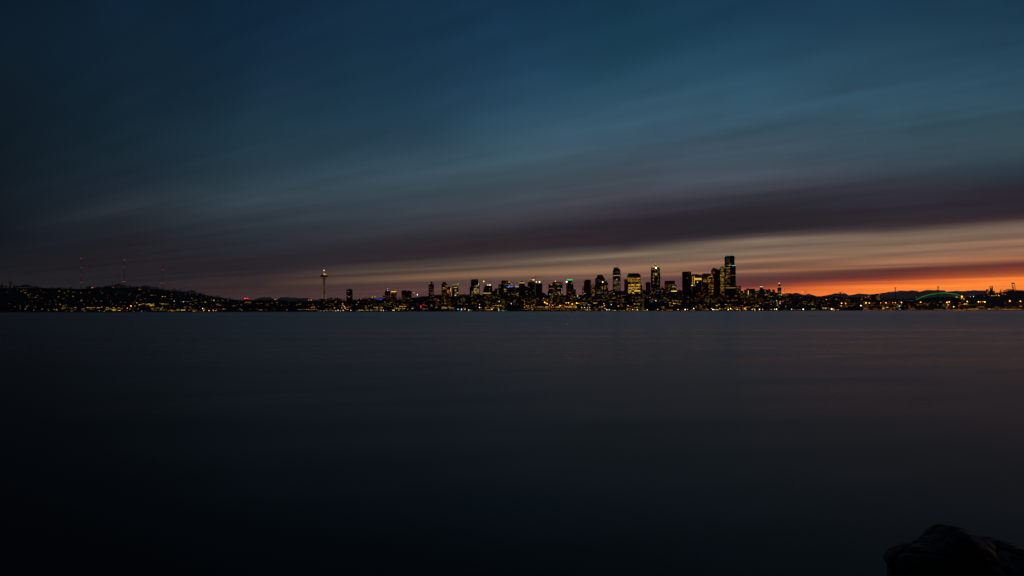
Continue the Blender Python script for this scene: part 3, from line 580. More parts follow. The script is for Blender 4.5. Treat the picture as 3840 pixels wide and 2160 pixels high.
b = tower('tower with a curved rounded top full of gold windows next to the tallest tower', 2696.6, 2718, 3935, [('p',[(2697.5,None),(2697.5,1009),(2700,1004),(2704,1000.4),(2707,999.2),(2712,999.6),(2716,1004),(2718,1010),(2718,None)])], 1, 34,
      lights=[(2702,2716,1004,1018,.5,'yya','112'),(2699.5,2717,1021,1062,.85,'yya','1222',dict(cap=44)),(2700,2717,1062,1106,.7,'yaa','012',dict(cap=36))])
b = tower('tallest black tower with a cyan light line along its roof edge', 2717.5, 2759.4, 3900, [('p',[(2717.6,None),(2717.6,960),(2722,957.8),(2746,957.4),(2755,958.6),(2755,None)]),('b',2738,2759.4,996.5,-5,30)], 4, 40,
      lights=[(2723,2737,968,996,.3,'yw','001',dict(cap=14)),(2722,2745,985,1030,.34,'yya','0012',dict(cap=26)),(2720,2757,1000,1076,.20,'yaw','0012',dict(cap=34))],
      strips=[(2748,1032.6,22,1.3,'y',1,-5),(2740,1079.4,37,1.5,'y',2,-5),(2752,996.2,13.6,1.5,'c',3,-5.3)])
cy = MB()
for p, q in (((2717,960.8),(2723,959)),((2723,959),(2738,959)),((2738,959),(2744,957.8)),((2744,957.8),(2755.4,959))): cy.tube((b.lx(p[0]),-.6,b.lz(p[1])), (b.lx(q[0]),-.6,b.lz(q[1])), 1.05)
b.part('light_line', cy, lmat('c',2)); b.part('light_line', MB().tube((b.lx(2724),-1.2,b.lz(959.4)), (b.lx(2742),-1.2,b.lz(958.6)), .7), lmat('w',1))
b.part('antenna', MB().tube((b.lx(2746),14,b.lz(958)),(b.lx(2746),14,b.lz(953)),.5).box(b.lx(2744),b.lx(2747.6),12,16,b.lz(957.6),b.lz(955)), STEEL)
b = tower('short flat tower with dim windows at the foot of the tallest tower', 2759, 2779.4, 4000, [('b',2757,2779.3,1072)], 3, lights=[(2761,2778,1074,1100,.35,'yo','01')], strips=[(2764,1078,8,1,'y',1)])
# hill beyond the tallest tower
b = tower('low hill block framed by two vertical yellow light bars', 2783, 2833, 4150, [('b',2790,2800,1086.4,6),('p',[(2797,None),(2797,1083),(2803,1082.4),(2806,1080.6),(2809,1082.8),(2831.6,1082.8),(2831.6,None)],3),('b',2784,2792,1090,9)], 2, lights=[(2793,2831,1098,1145,.16,'yaw','01')], strips=[(2789.6,1095,1.7,10,'y',3,8.8),(2806,1097,1.7,15,'y',3),(2799.5,1086,2.4,1.2,'a',1)], name='office_block', cat='building')
b = tower('dark square hill tower with a lit white rim and short mast', 2849, 2861.4, 4150, [('b',2849,2861.4,1075),('b',2852,2858,1072.4,6,20)], 3, 26, lights=[(2850,2861,1080,1120,.1,'y','01')], strips=[(2855.2,1075.4,11.4,1.5,'w',3)])
b.part('antenna', MB().tube((b.lx(2853.6),12,b.lz(1072.6)),(b.lx(2853.6),12,b.lz(1068.6)),.4), STEEL)
for x0, x1, y, l in ((2831,2849,1086,'low hill building with a lit strip under its roof beside the rim lit tower'),(2861,2880,1084.6,'low rounded hill building between rim lit tower and narrow block'),(2880,2890,1083.4,'narrow upright hill block with a rounded top'),(2895,2906.6,1085.4,'plain dark upright hill block nearest the spire tower'),(2906.6,2917,1097.4,'low dark block touching the spire tower')):
    b = tower(l, x0, x1, 4170, [('p',[(x0,None),(x0,y+2),(x0+2.5,y),(x1-3,y),(x1,y+2.6),(x1,None)])], 3, lights=[(x0+1,x1-1,y+4,1140,.22,'yaw','012',dict(cap=16))], strips=([(2838,1088.6,14,1.3,'w',2)] if x0 == 2831 else []), name='office_block', cat='building')
# spire tower
b = tower('old white tower with a steep pyramid spire and lit balcony ring', 2909, 2938, 3880, [('b',2912,2936,1109),('b',2915.6,2930.6,1079.6,4,22)], 2, 30,
      lights=[(2913,2935,1112,1145,.22,'aay','012'),(2917,2929,1085,1106,.35,'y','01',dict(y0=3.8,step=2.2,run=(3,9)))], strips=[(2923.3,1076.2,16.6,1.4,'y',2,2.9),(2923,1106,14,1.4,'y',2),(2929.6,1095,1,20,'y',1,3.8)], name='spire_tower')
b.box(mb := MB(), 2914.8, 2931.4, 1076.8, 1080, 3, 23); b.part('balcony', mb, CONC)
h0 = b.lx(2930.4)-b.lx(2923.1); cx = b.lx(2923.1)
b.part('spire', MB().loft([[(cx+sx*h0*f, 13+sy*h0*f, b.lz(z)) for sx, sy in ((-1,-1),(1,-1),(1,1),(-1,1))] for f, z in ((1,1076.6),(.85,1073.8),(.42,1067.6),(.1,1063.4))]), TILE)
b.lamp(2922.4, 1062, 2.8, 'w', 3, 13); b.lamp(2930, 1105.6, 2, 'y', 3, 0, 'floodlight')
b = tower('long flat topped office block with scattered windows just past the spire tower', 2934, 2971, 4000, [('b',2934,2970.6,1102),('b',2944.6,2968.6,1099.4,5,28)], 3, lights=[(2936,2960,1103,1140,.38,'yap','01',dict(cap=50))], name='office_block', cat='building')
b = tower('block of dark flats with many small windows behind the port cranes', 3250, 3303, 4450, [('b',3250,3263,1107),('b',3270,3281,1104,3),('b',3281,3303,1101.6)], 3, lights=[(3251,3262,1109,1120,.35,'yw','01'),(3283,3302,1103,1130,.35,'yap','01')], strips=[(3298.6,1104.6,3,3,'o',2),(3246,1114.6,4.4,3,'r',3),(3258,1110.6,4.4,2.6,'a',2)], name='apartment_block', cat='building')
# twin towers on the southern hill
b = tower('amber lit building with a taller flat headed tower on the southern hill', 3695, 3733, 4900, [('b',3697,3708,1084.6,2),('b',3696,3711,1091,1),('b',3711.6,3723.6,1073.6),('b',3723,3731.6,1091.4,2),('b',3699,3733,1103,-2)], 3, 34,
      lights=[(3699,3710,1087,1103,.9,'aoa','112',dict(run=(2,7))),(3725,3731,1093,1100,.4,'a','01')], strips=[(3717.4,1077.4,7,4,'a',2,-.1),(3717,1083,4,3,'o',1,-.1),(3718,1108,22,2,'y',2,-2.2),(3712.6,1085,1,16,'o',1,-.1)], name='hill_hospital')
b.lamp(3749, 1109.6, 4.4, 'a', 3, -3, 'floodlight'); b.lamp(3744, 1107, 2.4, 'a', 3, -3, 'floodlight')
# buildings by the tower at the far end of the old town
b = tower('low dark gabled hall with a red neon sign on its roof ridge', 900, 950, 4700, [('p',[(901,None),(901,1131),(912,1126.4),(922,1122),(929,1122),(940,1127),(948,1130.6),(948,None)])], 2, 40, lights=[(905,944,1132,1140,.3,'wa','12')], name='gabled_hall', cat='building')
for x, w in ((919.6,6.4),(928,5.6)): b.win(x, 1119.2, w, 2.2, 'r', 4, 4, 'neon_sign')
b.part('sign_frame', MB().box(b.lx(917),b.lx(931),4.5,5.5,b.lz(1122.4),b.lz(1117.8)), STEEL)
b.part('neon_sign', MB().box(b.lx(920.6),b.lx(926.6),3.9,4.4,b.lz(1122.6),b.lz(1120.6)), lmat('r',1))
b = tower('flat building carrying a small globe sign with a red band and blue underside', 799, 836, 3900, [('b',800,836,1150),('b',806,826,1146,4,20)], 2, 26, lights=[(801,835,1152,1158,.3,'ya','01')], name='globe_sign_building', cat='building')
mb = MB().lathe([(.3,-4.5),(3,-4),(5.4,-2.4),(6.2,-.8),(6.2,-.7)], 0, 0, 20); g = b.part('globe', mb, lmat('b',1)); g.location = (b.lx(815.6), 10, b.lz(1141.6))
mb = MB().tube((-8,0,0),(-3,-.5,1),.9).tube((-3,-.5,1),(1,-.6,.2),.9).tube((1,-.6,.2),(7.6,0,.6),.9); g = b.part('neon_sign', mb, lmat('r',3)); g.location = (b.lx(815.6), 3.2, b.lz(1140.9))
b.part('globe_stand', MB().tube((b.lx(815.6),10,b.lz(1146.4)),(b.lx(815.6),10,b.lz(1142.6)),.8), STEEL)

# ---------------------------------------------------------------- the saucer topped observation tower
def needle():
    xc, Y = 1215.6, 4600; b = Bld('observation_tower', xc, Y, 0); b.g -= 0
    tag(b.e, 'slender observation tower with a flying saucer top and three floodlit curved legs', 'tower')
    k = b.k; base = b.lz(1131)
    def zz(y): return b.lz(y)
    prof = [(1131,8.4),(1118,7.4),(1105,5.8),(1092,4.6),(1078,3.8),(1062,3.5),(1052,4.2),(1045,5.1),(1038.5,6.6)]
    for a in (math.radians(200), math.radians(340), math.radians(90)):
        ca, sa = math.cos(a), math.sin(a); px_, py_ = -sa, ca
        mb = MB()
        for side in (-1, 1):                     # each leg is a pair of slim steel beams
            rings = []
            for y, r in prof:
                r *= k; off = side*1.3; w = .75
                c = Vector((ca*r + px_*off, sa*r + py_*off, zz(y)))
                rings.append([c + Vector((ca*u*1.5+px_*v*w, sa*u*1.5+py_*v*w, 0)) for u, v in ((-1,-1),(1,-1),(1,1),(-1,1))])
            mb.loft(rings)
        b.part('leg', mb, WHITE)
    b.part('core', MB().lathe([(2.1*k, zz(1131)),(2.1*k, zz(1038.5))], n=6), STEEL)
    mb = MB().lathe([(2.6*k,zz(1100)),(6.2*k,zz(1099.6)),(6.4*k,zz(1098)),(2.6*k,zz(1097.4))], n=20); b.part('lower_deck', mb, STEEL)
    b.part('saucer', MB().lathe([(6*k,zz(1039)),(11.5*k,zz(1038.4)),(15.6*k,zz(1037.8)),(15.8*k,zz(1036.9)),(14*k,zz(1036)),(14*k,zz(1033)),(12.4*k,zz(1030.6)),(8*k,zz(1029.2)),(4.5*k,zz(1028.8))], n=32), FAC[2], False)
    b.part('roof_deck', MB().lathe([(5*k,zz(1029)),(5*k,zz(1027.6)),(3*k,zz(1027.2)),(4.2*k,zz(1025.4)),(1.6*k,zz(1024.2)),(.8*k,zz(1022.6))], n=20), WHITE)
    b.part('antenna', MB().tube((0,0,zz(1023)),(0,0,zz(1014.5)),.9,.4), STEEL)
    b.lamp(1215.4, 1014, 3.4, 'p', 3, 0, 'beacon')
    for x, y, w, h, l in ((1217,1026.2,7.4,1.5,2),(1216.4,1030.2,6,1.4,3),(1223.6,1030.6,6.4,1.4,2)): b.win(x, y, w, h, 'y', l, -9.6*k if w > 7 else -12.6*k)
    for i in range(10):
        a = math.pi + math.pi*(i+.5)/10; link('lit_window', wmesh('a',0), b.e, (14.05*k*math.cos(a), 14.05*k*math.sin(a), zz(1034.6)), (2.6,.6,1.4)).rotation_euler = (0,0,a-math.pi/2)
    # floodlights that wash the legs
    for dx, dy, e in ((-70,-120,1.0), (90,-120,1.0)):
        l = bpy.data.lights.new('floodlight', 'SPOT'); l.energy = NEEDLE_W*e; l.color = (1,.80,.30); l.spot_size = math.radians(58); l.spot_blend = .6; l.shadow_soft_size = 1.5
        o = bpy.data.objects.new('floodlight', l); C.objects.link(o)
        p = b.e.location + Vector((dx, dy, base+4)); q = b.e.location + Vector((0,0,base+70))
        o.location = p; o.rotation_euler = (q-p).to_track_quat('-Z','Y').to_euler()
NEEDLE_W = 90000
needle()
for nm, p, q, w, size in (('floodlight', PYR.e.location+Vector((-10,-26,PYR.lz(1001))), PYR.e.location+Vector((0,14,PYR.lz(996))), 9000, 80), ('floodlight', DOME.e.location+Vector((0,-26,DOME.lz(1093))), DOME.e.location+Vector((0,14,DOME.lz(1088))), 3500, 70)):
    l = bpy.data.lights.new(nm, 'SPOT'); l.energy = w; l.color = (1,.85,.45) if w > 5000 else (.7,1,.75); l.spot_size = math.radians(size); l.spot_blend = .5
    o = bpy.data.objects.new(nm, l); C.objects.link(o); o.location = p; o.rotation_euler = (q-p).to_track_quat('-Z','Y').to_euler()

# ---------------------------------------------------------------- broadcast masts on the hill
def mast(x, ytop, ybase, lamps, half0, label):
    b = Bld('broadcast_mast', x, 4900, 0); z0 = b.lz(ybase+6); z1 = b.lz(ytop)
    tag(b.e, label, 'mast', 'broadcast masts on the hill'); n = 14; mb = MB(); H = z1-z0
    w = lambda t: half0*b.k*(1-t)**2.2 + 1.1*(1-t) + .5
    for i in range(n):
        t0, t1 = i/n, (i+1)/n; a0, a1 = w(t0), w(t1); y0, y1 = z0+H*t0, z0+H*t1
        q = lambda a, y: [(-a,-a,y),(a,-a,y),(a,a,y),(-a,a,y)]
        A, B_ = q(a0,y0), q(a1,y1)
        for j in range(4):
            mb.tube(A[j], B_[j], .34, n=4); mb.tube(A[j], B_[(j+1)%4], .2, n=4); mb.tube(A[(j+1)%4], B_[j], .2, n=4); mb.tube(B_[j], B_[(j+1)%4], .22, n=4)
    b.part('lattice', mb, STEEL)
    for (yy, l, dx) in lamps: b.lamp(x+dx, yy, 2.4 if l == 3 else 2.0, 'r' if l != 1 else 'p', 2 if l == 3 else 1, -2, 'beacon')
mast(303.8, 970, 1080, [(970,3,0),(1003.6,1,0),(1031,2,0),(1059.6,3,.8)], .8, 'first tall red lit lattice mast, seen above the highest part of the hill')
mast(467, 975, 1070, [(975,1,0),(1002,3,-.6),(1055.8,3,1),(1055.8,1,-5)], 1.4, 'second red lit mast, in the middle of the three')
mast(610.4, 985.4, 1083, [(985.4,3,0),(1011.4,3,.4),(1038,2,-1.4),(1061.4,2,-1),(1061.4,1,-5.4),(1061.4,1,5)], 6.5, 'third red lit mast with widely spread lattice legs')
mast(422.4, 1052, 1071, [], .8, 'short unlit lattice mast just before the middle red mast')

# ---------------------------------------------------------------- tower cranes
def crane(x, ybase, yj, xa, xb, Y, label, light=None, tip=None, tilt=0, top=5):
    """mast at x from ybase to the jib level yj; jib from xa to xb"""
    b = Bld('tower_crane', x, Y, 0); tag(b.e, label, 'crane')
    z0, z1 = b.lz(ybase), b.lz(yj); r = .75
    mb = MB()
    for sx in (-1,1):
        for sy in (-1,1): mb.tube((sx*r,sy*r,z0),(sx*r,sy*r,z1),.24,n=4)
    n = max(2, int((z1-z0)/6))
    for i in range(n):
        a, c = z0+(z1-z0)*i/n, z0+(z1-z0)*(i+1)/n; mb.tube((-r,-r,a),(r,-r,c),.16,n=4); mb.tube((r,r,a),(-r,r,c),.16,n=4)
    b.part('mast', mb, STEEL)
    def jz(xx): return z1 - (xx-x)*b.k*tilt
    for nm, xe in (('jib', xb), ('counter_jib', xa)):
        lit = light and nm in light
        mb = MB(); e = b.lx(xe); ez = jz(xe); rr = .62 if lit else .4
        mb.tube((0,-.8,z1),(e,-.8,ez),rr,n=5); mb.tube((0,.8,z1),(e,.8,ez),.4,n=5); mb.tube((0,0,z1+1.6),(e,0,ez+.6),.3,n=5)
        b.part(nm, mb, lmat(*light[nm]) if lit else STEEL)
    b.part('tower_head', MB().tube((0,0,z1),(0,0,z1+top*b.k),.6,.25).tube((0,0,z1+top*b.k),(b.lx(xb)*.6,0,jz(x+(xb-x)*.6)+1),.13,n=4).tube((0,0,z1+top*b.k),(b.lx(xa)*.8,0,jz(x+(xa-x)*.8)+1),.13,n=4), STEEL)
    b.part('cab', MB().box(.9,2.8,-1.2,1.2,z1-3.2,z1-.4), STEEL)
    b.part('counterweight', MB().box(min(b.lx(xa),b.lx(xa)+3),max(b.lx(xa),b.lx(xa)+3),-1.1,1.1,jz(xa)-2.4,jz(xa)-.3), CONC)
    for (xx, yy, c, l, d) in (tip or []): b.lamp(xx, yy, d, c, l, -2, 'warning_light')
    return b
crane(1400, 1124, 1113, 1384, 1412, 4150, 'crane with a thin pinkish lit arm low over the dark trees', {'jib':('o',1),'counter_jib':('o',1)}, [(1396,1112.4,'w',2,2),(1405.5,1111.4,'w',2,2)], -.07, 2)
crane(1551, 1112, 1099, 1544.6, 1553, 4200, 'stubby crane with one orange light beside the joined slabs', None, [(1552.6,1098,'o',3,2.6)], -.1, 3)
crane(1599, 1127, 1097.6, 1587, 1634.6, 3900, 'crane with pink lit mast and long flat pink lit arm', {'jib':('p',0),'counter_jib':('p',0)}, None, -.06, 1.5)
bb = crane(1566, 1116, 1105, 1560, 1588, 4200, 'faint distant crane with a single white floodlight', None, [(1565.3,1105.4,'w',3,3.4)], 0, 2)
crane(1697, 1076, 1067.2, 1688.6, 1719, 3990, 'crane with a green lit arm above the domed apartment tower', {'jib':('g',2),'counter_jib':('g',1)}, [(1696.4,1063,'r',1,2),(1718.8,1065.2,'p',2,2)], -.1, 4)
crane(1817, 1080, 1054.6, 1804.6, 1850.8, 4010, 'dark crane with one bright amber lamp near its mast head', None, [(1814.6,1055,'y',3,4)], -.01, 3)
crane(1912, 1085, 1074.6, 1898, 1938, 3925, 'crane whose arm glows deep blue in front of the stepped tower', {'jib':('b',3),'counter_jib':('b',3)}, [(1907,1077,'c',2,2.2)], -.10, 2)
crane(2008.6, 1064, 1040.4, 1997.4, 2034.4, 3975, 'large dark crane standing out against the sky over the unfinished tower', None, [(2036,1038.4,'o',0,2)], -.07, 6)
crane(2100, 1064, 1066.4, 2098, 2123.6, 4030, 'dark crane arm reaching to the green capped tower', None, None, 0, 1)
crane(2942, 1102, 1084.6, 2933.6, 2966, 4100, 'crane with a faint violet lit counter arm right of the spire tower', {'counter_jib':('v',2)}, None, -.07, 3)
crane(3019, 1112, 1095, 3008, 3031, 4500, 'crane with an amber lit end standing before the low mountains', {'counter_jib':('a',1)}, [(3009.6,1095,'a',3,3)], -.05, 2)

# ---------------------------------------------------------------- Ferris wheel on the pier, seen edge on
def wheel():
    b = Bld('ferris_wheel', 2411.4, 3345, 0); tag(b.e, 'white lit Ferris wheel on the pier, seen exactly edge on', 'ferris wheel')
    z1 = b.lz(1121.6); z0 = 3.0; r = (z1-z0)/2; zc = (z0+z1)/2
    for sx in (-1,1):
        mb = MB(); n = 40
        for i in range(n):
            a, c = 2*math.pi*i/n, 2*math.pi*(i+1)/n
            mb.tube((sx*1.3,r*math.cos(a),zc+r*math.sin(a)),(sx*1.3,r*math.cos(c),zc+r*math.sin(c)),.3,n=4)
        for i in range(20):
            a = 2*math.pi*i/20; mb.tube((sx*.5,0,zc),(sx*1.3,r*math.cos(a),zc+r*math.sin(a)),.12,n=4)
        b.part('rim', mb, WHITE)
    for i in range(20):
        a = 2*math.pi*(i+.5)/20; y, z = (r+.6)*math.cos(a), zc+(r+.6)*math.sin(a)
        b.part('gondola', MB().box(-1,1,y-1.1,y+1.1,z-1.4,z+.9), FAC[0])
        if y < 3: link('light', wmesh('p' if i % 3 else 'w', 1 if i%2 else 2), b.e, (0, r*math.cos(a)*.93, zc+r*.93*math.sin(a)), (1.7,.4,1.7))
        if y < 3: link('light', wmesh('w', 1), b.e, (0, r*math.cos(a)*.5, zc+r*.5*math.sin(a)), (1.5,.4,1.3))
    for sx in (-1,1):
        for sy in (-1,1): b.part('leg', MB().tube((sx*9,sy*11,0),(sx*1.8,0,zc),.8,.5), WHITE)
    b.part('hub', MB().tube((-2.4,0,zc),(2.4,0,zc),1.3,n=12), WHITE)
    b.part('platform', MB().box(-14,14,-14,14,-.6,.8), CONC)
    for x in (2404,2409,2414,2419): b.lamp(x, 1160.5, 2.4, 'y', 3, -12)
wheel()

# ---------------------------------------------------------------- the green lit stadium arch
def stadium():
    Y = 4550; b = Bld('stadium', 3520, Y, 90); tag(b.e, 'dark stadium under a long green lit roof arch with hanging rods', 'stadium')
    arc = [(3434,1122.5),(3446,1117),(3460,1111.5),(3478,1106),(3498,1101.5),(3518,1099),(3540,1098),(3562,1100),(3582,1103.6),(3598,1108.4),(3612,1113.6)]
    mb = MB()
    for p, q in zip(arc, arc[1:]):
        for dy, dz in ((0,0),(2.5,-1.6),(5,0)): mb.tube((b.lx(p[0]),dy,b.lz(p[1])+dz),(b.lx(q[0]),dy,b.lz(q[1])+dz),.95 if dy == 0 else .5)
    b.part('arch', mb, lum('green arch light', (.02,1,.2), .42))
    mb = MB()
    for p, q in zip(arc, arc[1:]): mb.tube((b.lx(p[0]),80,b.lz(p[1])),(b.lx(q[0]),80,b.lz(q[1])),.8)
    b.part('far_arch', mb, WHITE)
    mb = MB()
    for x in range(3462, 3606, 12): mb.tube((b.lx(x),1,b.lz(lerp_list(arc,x))),(b.lx(x),1,b.lz(1118)),.22,n=4)
    b.part('hanger', mb, lmat('g',0))
    roof = [(3438,1124),(3460,1118.5),(3500,1114.5),(3545,1113),(3590,1115),(3612,1118),(3618,1124)]
    b.part('roof', b.poly(MB(), roof, 3, 88), FAC[1])
    b.part('stand', b.poly(MB(), [(3434,None),(3434,1125),(3440,1123.5),(3616,1123.5),(3622,1126),(3622,None)], 6, 95), FAC[2])
    for i in range(14): b.win(3440+i*9+R.random()*4, 1127+R.random()*7, 2.4, 1.1, R.choice('wwy'), 0, 5.8)
stadium()
# ---------------------------------------------------------------- port: lamp masts, gantry cranes, containers, ship
def high_mast(x, ytop, ybase, label, Y=4200):
    b = Bld('light_mast', x, Y, 0); tag(b.e, label, 'mast')
    b.part('pole', MB().tube((0,0,b.lz(ybase)),(0,0,b.lz(ytop)),2.6,1.7,8), STEEL)
    b.part('lamp_ring', MB().lathe([(3.5,b.lz(ytop+1)),(5.6,b.lz(ytop-.4)),(5.6,b.lz(ytop-1.4)),(1,b.lz(ytop-1.6))], n=10), STEEL)
    b.part('base', MB().box(-4,4,-4,4,-3,3), CONC)
high_mast(3357.6, 1079.6, 1135, 'thick dark pole with a flat round head, left of the green arch', 3500)
high_mast(3518, 1075.6, 1135, 'thick dark pole with a round head, rising through the green arch', 3500)
high_mast(3150.4, 1096.5, 1135, 'dark port pole with a wide head before the low mountains', 3500)

def gantry(x, Y, ytop, label, lit=True, half=11, boom=None, ybeam=1114):
    b = Bld('gantry_crane', x, Y, 0); tag(b.e, label, 'crane')
    M = CRANE
    zb = b.lz(ybeam); w = half*b.k
    for sx in (-1,1):
        for y in (0,22): b.part('leg', MB().box(sx*w-1.1,sx*w+1.1,y-1.1,y+1.1,0,zb), M)
        b.part('side_beam', MB().box(sx*w-.8,sx*w+.8,1.2,20.8,zb*.42,zb*.42+2), M)
    b.part('portal_beam', MB().box(-w+1.2,w-1.2,-.9,.9,zb*.42,zb*.42+2.2).box(-w+1.2,w-1.2,-.9,.9,zb-2.4,zb-.2), M)
    b.part('girder', MB().box(-w-3,w+3,-14,30,zb+.1,zb+3), M)
    b.part('machine_house', MB().box(-w*.6,w*.6,12,26,zb+3.1,zb+8), M)
    b.part('apex_frame', MB().tube((-w,4,zb+3),(-w*.45,8,b.lz(ytop)),.9).tube((w,4,zb+3),(w*.45,8,b.lz(ytop)),.9).tube((-w*.45,8,b.lz(ytop)),(w*.45,8,b.lz(ytop)),.8), STEEL)
    if boom:
        mb = MB()
        for sx in (-1,1): mb.tube((sx*w*.5,-2,zb+2),(sx*w*.5,-46,zb+(8 if boom=='down' else 60)),.9)
        b.part('boom', mb, M)
    b.part('cab', MB().box(-2,2,-9,-5,zb-4,zb-.3), M)
    return b
CRANE = surf('crane paint', (.45,.18,.04), (.6,.26,.07), .4, .6)
b = gantry(3605, 3350, 1092, 'orange lit container crane in front of the green arch end', half=10, boom='down', ybeam=1117)
for x, y, c, l, d in ((3585,1113.6,'a',3,3),(3590,1115,'a',3,2.4),(3608,1112.4,'a',4,5.5),(3606,1119.5,'a',3,3.4),(3615,1121.6,'a',3,3),(3620,1140,'g',2,3),(3616,1140,'y',3,2.6),(3625,1140,'y',3,2.6)): b.lamp(x, y, d, c, l, -15, 'lamp')
b = gantry(3158, 3340, 1096, 'amber lit container crane left of the dark ship hull', half=11, ybeam=1127)
for x, y, c, l, d in ((3156,1137,'a',4,4.5),(3171.4,1137.6,'a',3,4),(3154,1147,'a',3,3.2)): b.lamp(x, y, d, c, l, -3, 'lamp')
b = gantry(3362, 3345, 1136, 'low straddle crane holding a small green light by the quay', half=10, ybeam=1143)
b.lamp(3373.4, 1147.8, 4, 'g', 3, -3); b.lamp(3370, 1148.4, 2, 'c', 2, -3)
b = gantry(3557, 3345, 1136, 'low straddle crane with white and green work lights', half=8, ybeam=1144)
b.lamp(3576.6, 1150.4, 4.6, 'w', 3, -3); b.lamp(3555, 1142.8, 3, 'y', 3, -3); b.lamp(3553, 1150, 3, 'w', 1, -3)
# the crane with its boom raised
b = Bld('raised_crane', 3803, 3600, 0); tag(b.e, 'dark harbour crane with its boom raised, two leaning posts against the orange sky', 'crane')
zz = b.lz
mb = MB()
for (x0,y0),(x1,y1) in (((3800,1092),(3793.6,1060)),((3808.6,1088),(3804,1062)),((3804.6,1094),(3796.6,1072))): mb.tube((b.lx(x0),0,zz(y0)),(b.lx(x1),-6,zz(y1)),1.5,1.2)
for y in (1061,1064,1072,1079): mb.tube((b.lx(lerp_list([(1060,3793.8),(1092,3800)],y)),-5,zz(y)),(b.lx(lerp_list([(1060,3804),(1088,3808.6)],y)),-5,zz(y+.6)),1.3)
b.part('boom', mb, STEEL)
b.part('boom_head', MB().box(b.lx(3793.4),b.lx(3804),-7,-3,zz(1063.4),zz(1060.2)), STEEL)
mb = MB()
for x in (3798,3812): mb.box(b.lx(x)-1.4,b.lx(x)+1.4,-1,2,0,zz(1090)); mb.box(b.lx(x)-1.4,b.lx(x)+1.4,24,27,0,zz(1090))
b.part('leg', mb, STEEL); b.part('girder', MB().box(b.lx(3795),b.lx(3815),-6,40,zz(1092.5),zz(1089.5)), STEEL)
# ship
def ship():
    b = Bld('cargo_ship', 3203, 3288, 0); tag(b.e, 'long dark blue ship hull moored against the quay among amber lights', 'ship')
    b.e.location.z = 0; b.g = 0
    L_ = 31*b.k; n = 16; rings = []
    for i in range(n+1):
        t = i/n; x = -L_ + 2*L_*t; w = 7*(1-abs(2*t-1)**6)+.3; sh = .9 if t > .85 else 0
        rings.append([(x,-w*.75,-1.5),(x,-w,3),(x,-w,b.lz(1150.5)+sh),(x,w,b.lz(1150.5)+sh),(x,w,3),(x,w*.75,-1.5)])
    b.part('hull', MB().loft(rings), surf('hull paint', (.008,.014,.024), (.02,.03,.045), .2, .6))
    b.part('deck_house', MB().box(-L_+4,-L_+14,-5,5,b.lz(1151),b.lz(1146.5)).box(-L_+6,-L_+12,-4,4,b.lz(1146.8),b.lz(1144.6)), CLAP)
    b.part('mast', MB().tube((-L_+9,0,b.lz(1145)),(-L_+9,0,b.lz(1139)),.4), STEEL)
    for x in (3176,3228,3232): b.lamp(x, 1149.6, 1.6, 'a', 2, -5)
ship()
CONT = [surf('container '+n, tuple(v*.6 for v in c), c, .5, .7) for n, c in (('orange',(.55,.26,.08)),('tan',(.5,.4,.25)),('rust',(.36,.15,.07)),('blue',(.08,.13,.22)),('white',(.6,.58,.5)))]
CNAME = ['orange','tan','rust red','blue','white']
cm = {}
def container(x, Y, lvl, ci):
    """twelve metre box with corrugated sides, corner posts and door end"""
    if ci not in cm:
        mb = MB(); n = 18; L_ = 12.0
        mb.box(-6,6,-1.15,1.15,.05,2.5)
        body = MB()
        for i in range(n): body.box(-5.8+i*11.6/n, -5.8+(i+.5)*11.6/n, -1.22, -1.151, .15, 2.4)
        mb.v += []; nv = len(mb.v); mb.add(body.v, body.f)
        fr = MB()
        for sx in (-1,1):
            for sy in (-1,1): fr.box(sx*6-.09, sx*6+.09, sy*1.18-.07, sy*1.18+.07, 0, 2.6)
        for sy in (-1,1): fr.box(-5.9,5.9,sy*1.18-.05,sy*1.18+.05,2.5,2.6)
        cm[ci] = (mb.mesh('body', CONT[ci]), fr.mesh('frame', CONT[ci]))
    X = wx(x, Y); e = bpy.data.objects.new('shipping_container', None); C.objects.link(e)
    e.location = (X, Y, 3.05+lvl*2.62); e.rotation_euler = (0,0,-math.atan2(X,Y)+R.uniform(-.02,.02))
    link('body', cm[ci][0], e); link('frame', cm[ci][1], e)
    autolabel(e, '%s container, %s' % (CNAME[ci], ('on the quay','second in its stack','third in its stack')[min(lvl,2)]), 'shipping container', x, 'shipping containers on the quay')
for x0, x1, tiers, cs in ((3240,3262,3,(0,0,1)),(3272,3300,3,(2,0,2)),(3392,3440,3,(1,2,3)),(3452,3494,3,(1,0,2)),(3502,3540,2,(3,2)),(3628,3668,3,(0,1,1)),(3684,3728,3,(4,1,0)),(3742,3776,3,(1,0,3)),(3782,3838,3,(2,3,0))):
    x = x0+5
    while x < x1-3:
        hgt = R.choice((tiers, tiers, tiers-1))
        for k in range(hgt): container(x, 3345+R.uniform(-2,2), k, R.choice(cs))
        x += 10.3
def point(x, y, Y, w, c=(1,.55,.12), r=1.5):
    l = bpy.data.lights.new('lamp_light', 'SPOT'); l.spot_size = math.radians(150); l.spot_blend = .35; l.energy = w;    # hooded, shining down
    l.color = c; l.shadow_soft_size = r
    o = bpy.data.objects.new('lamp_light', l); C.objects.link(o); o.location = (wx(x,Y), Y, max(wz(x,y,Y), 5)); return o
PW = 60000

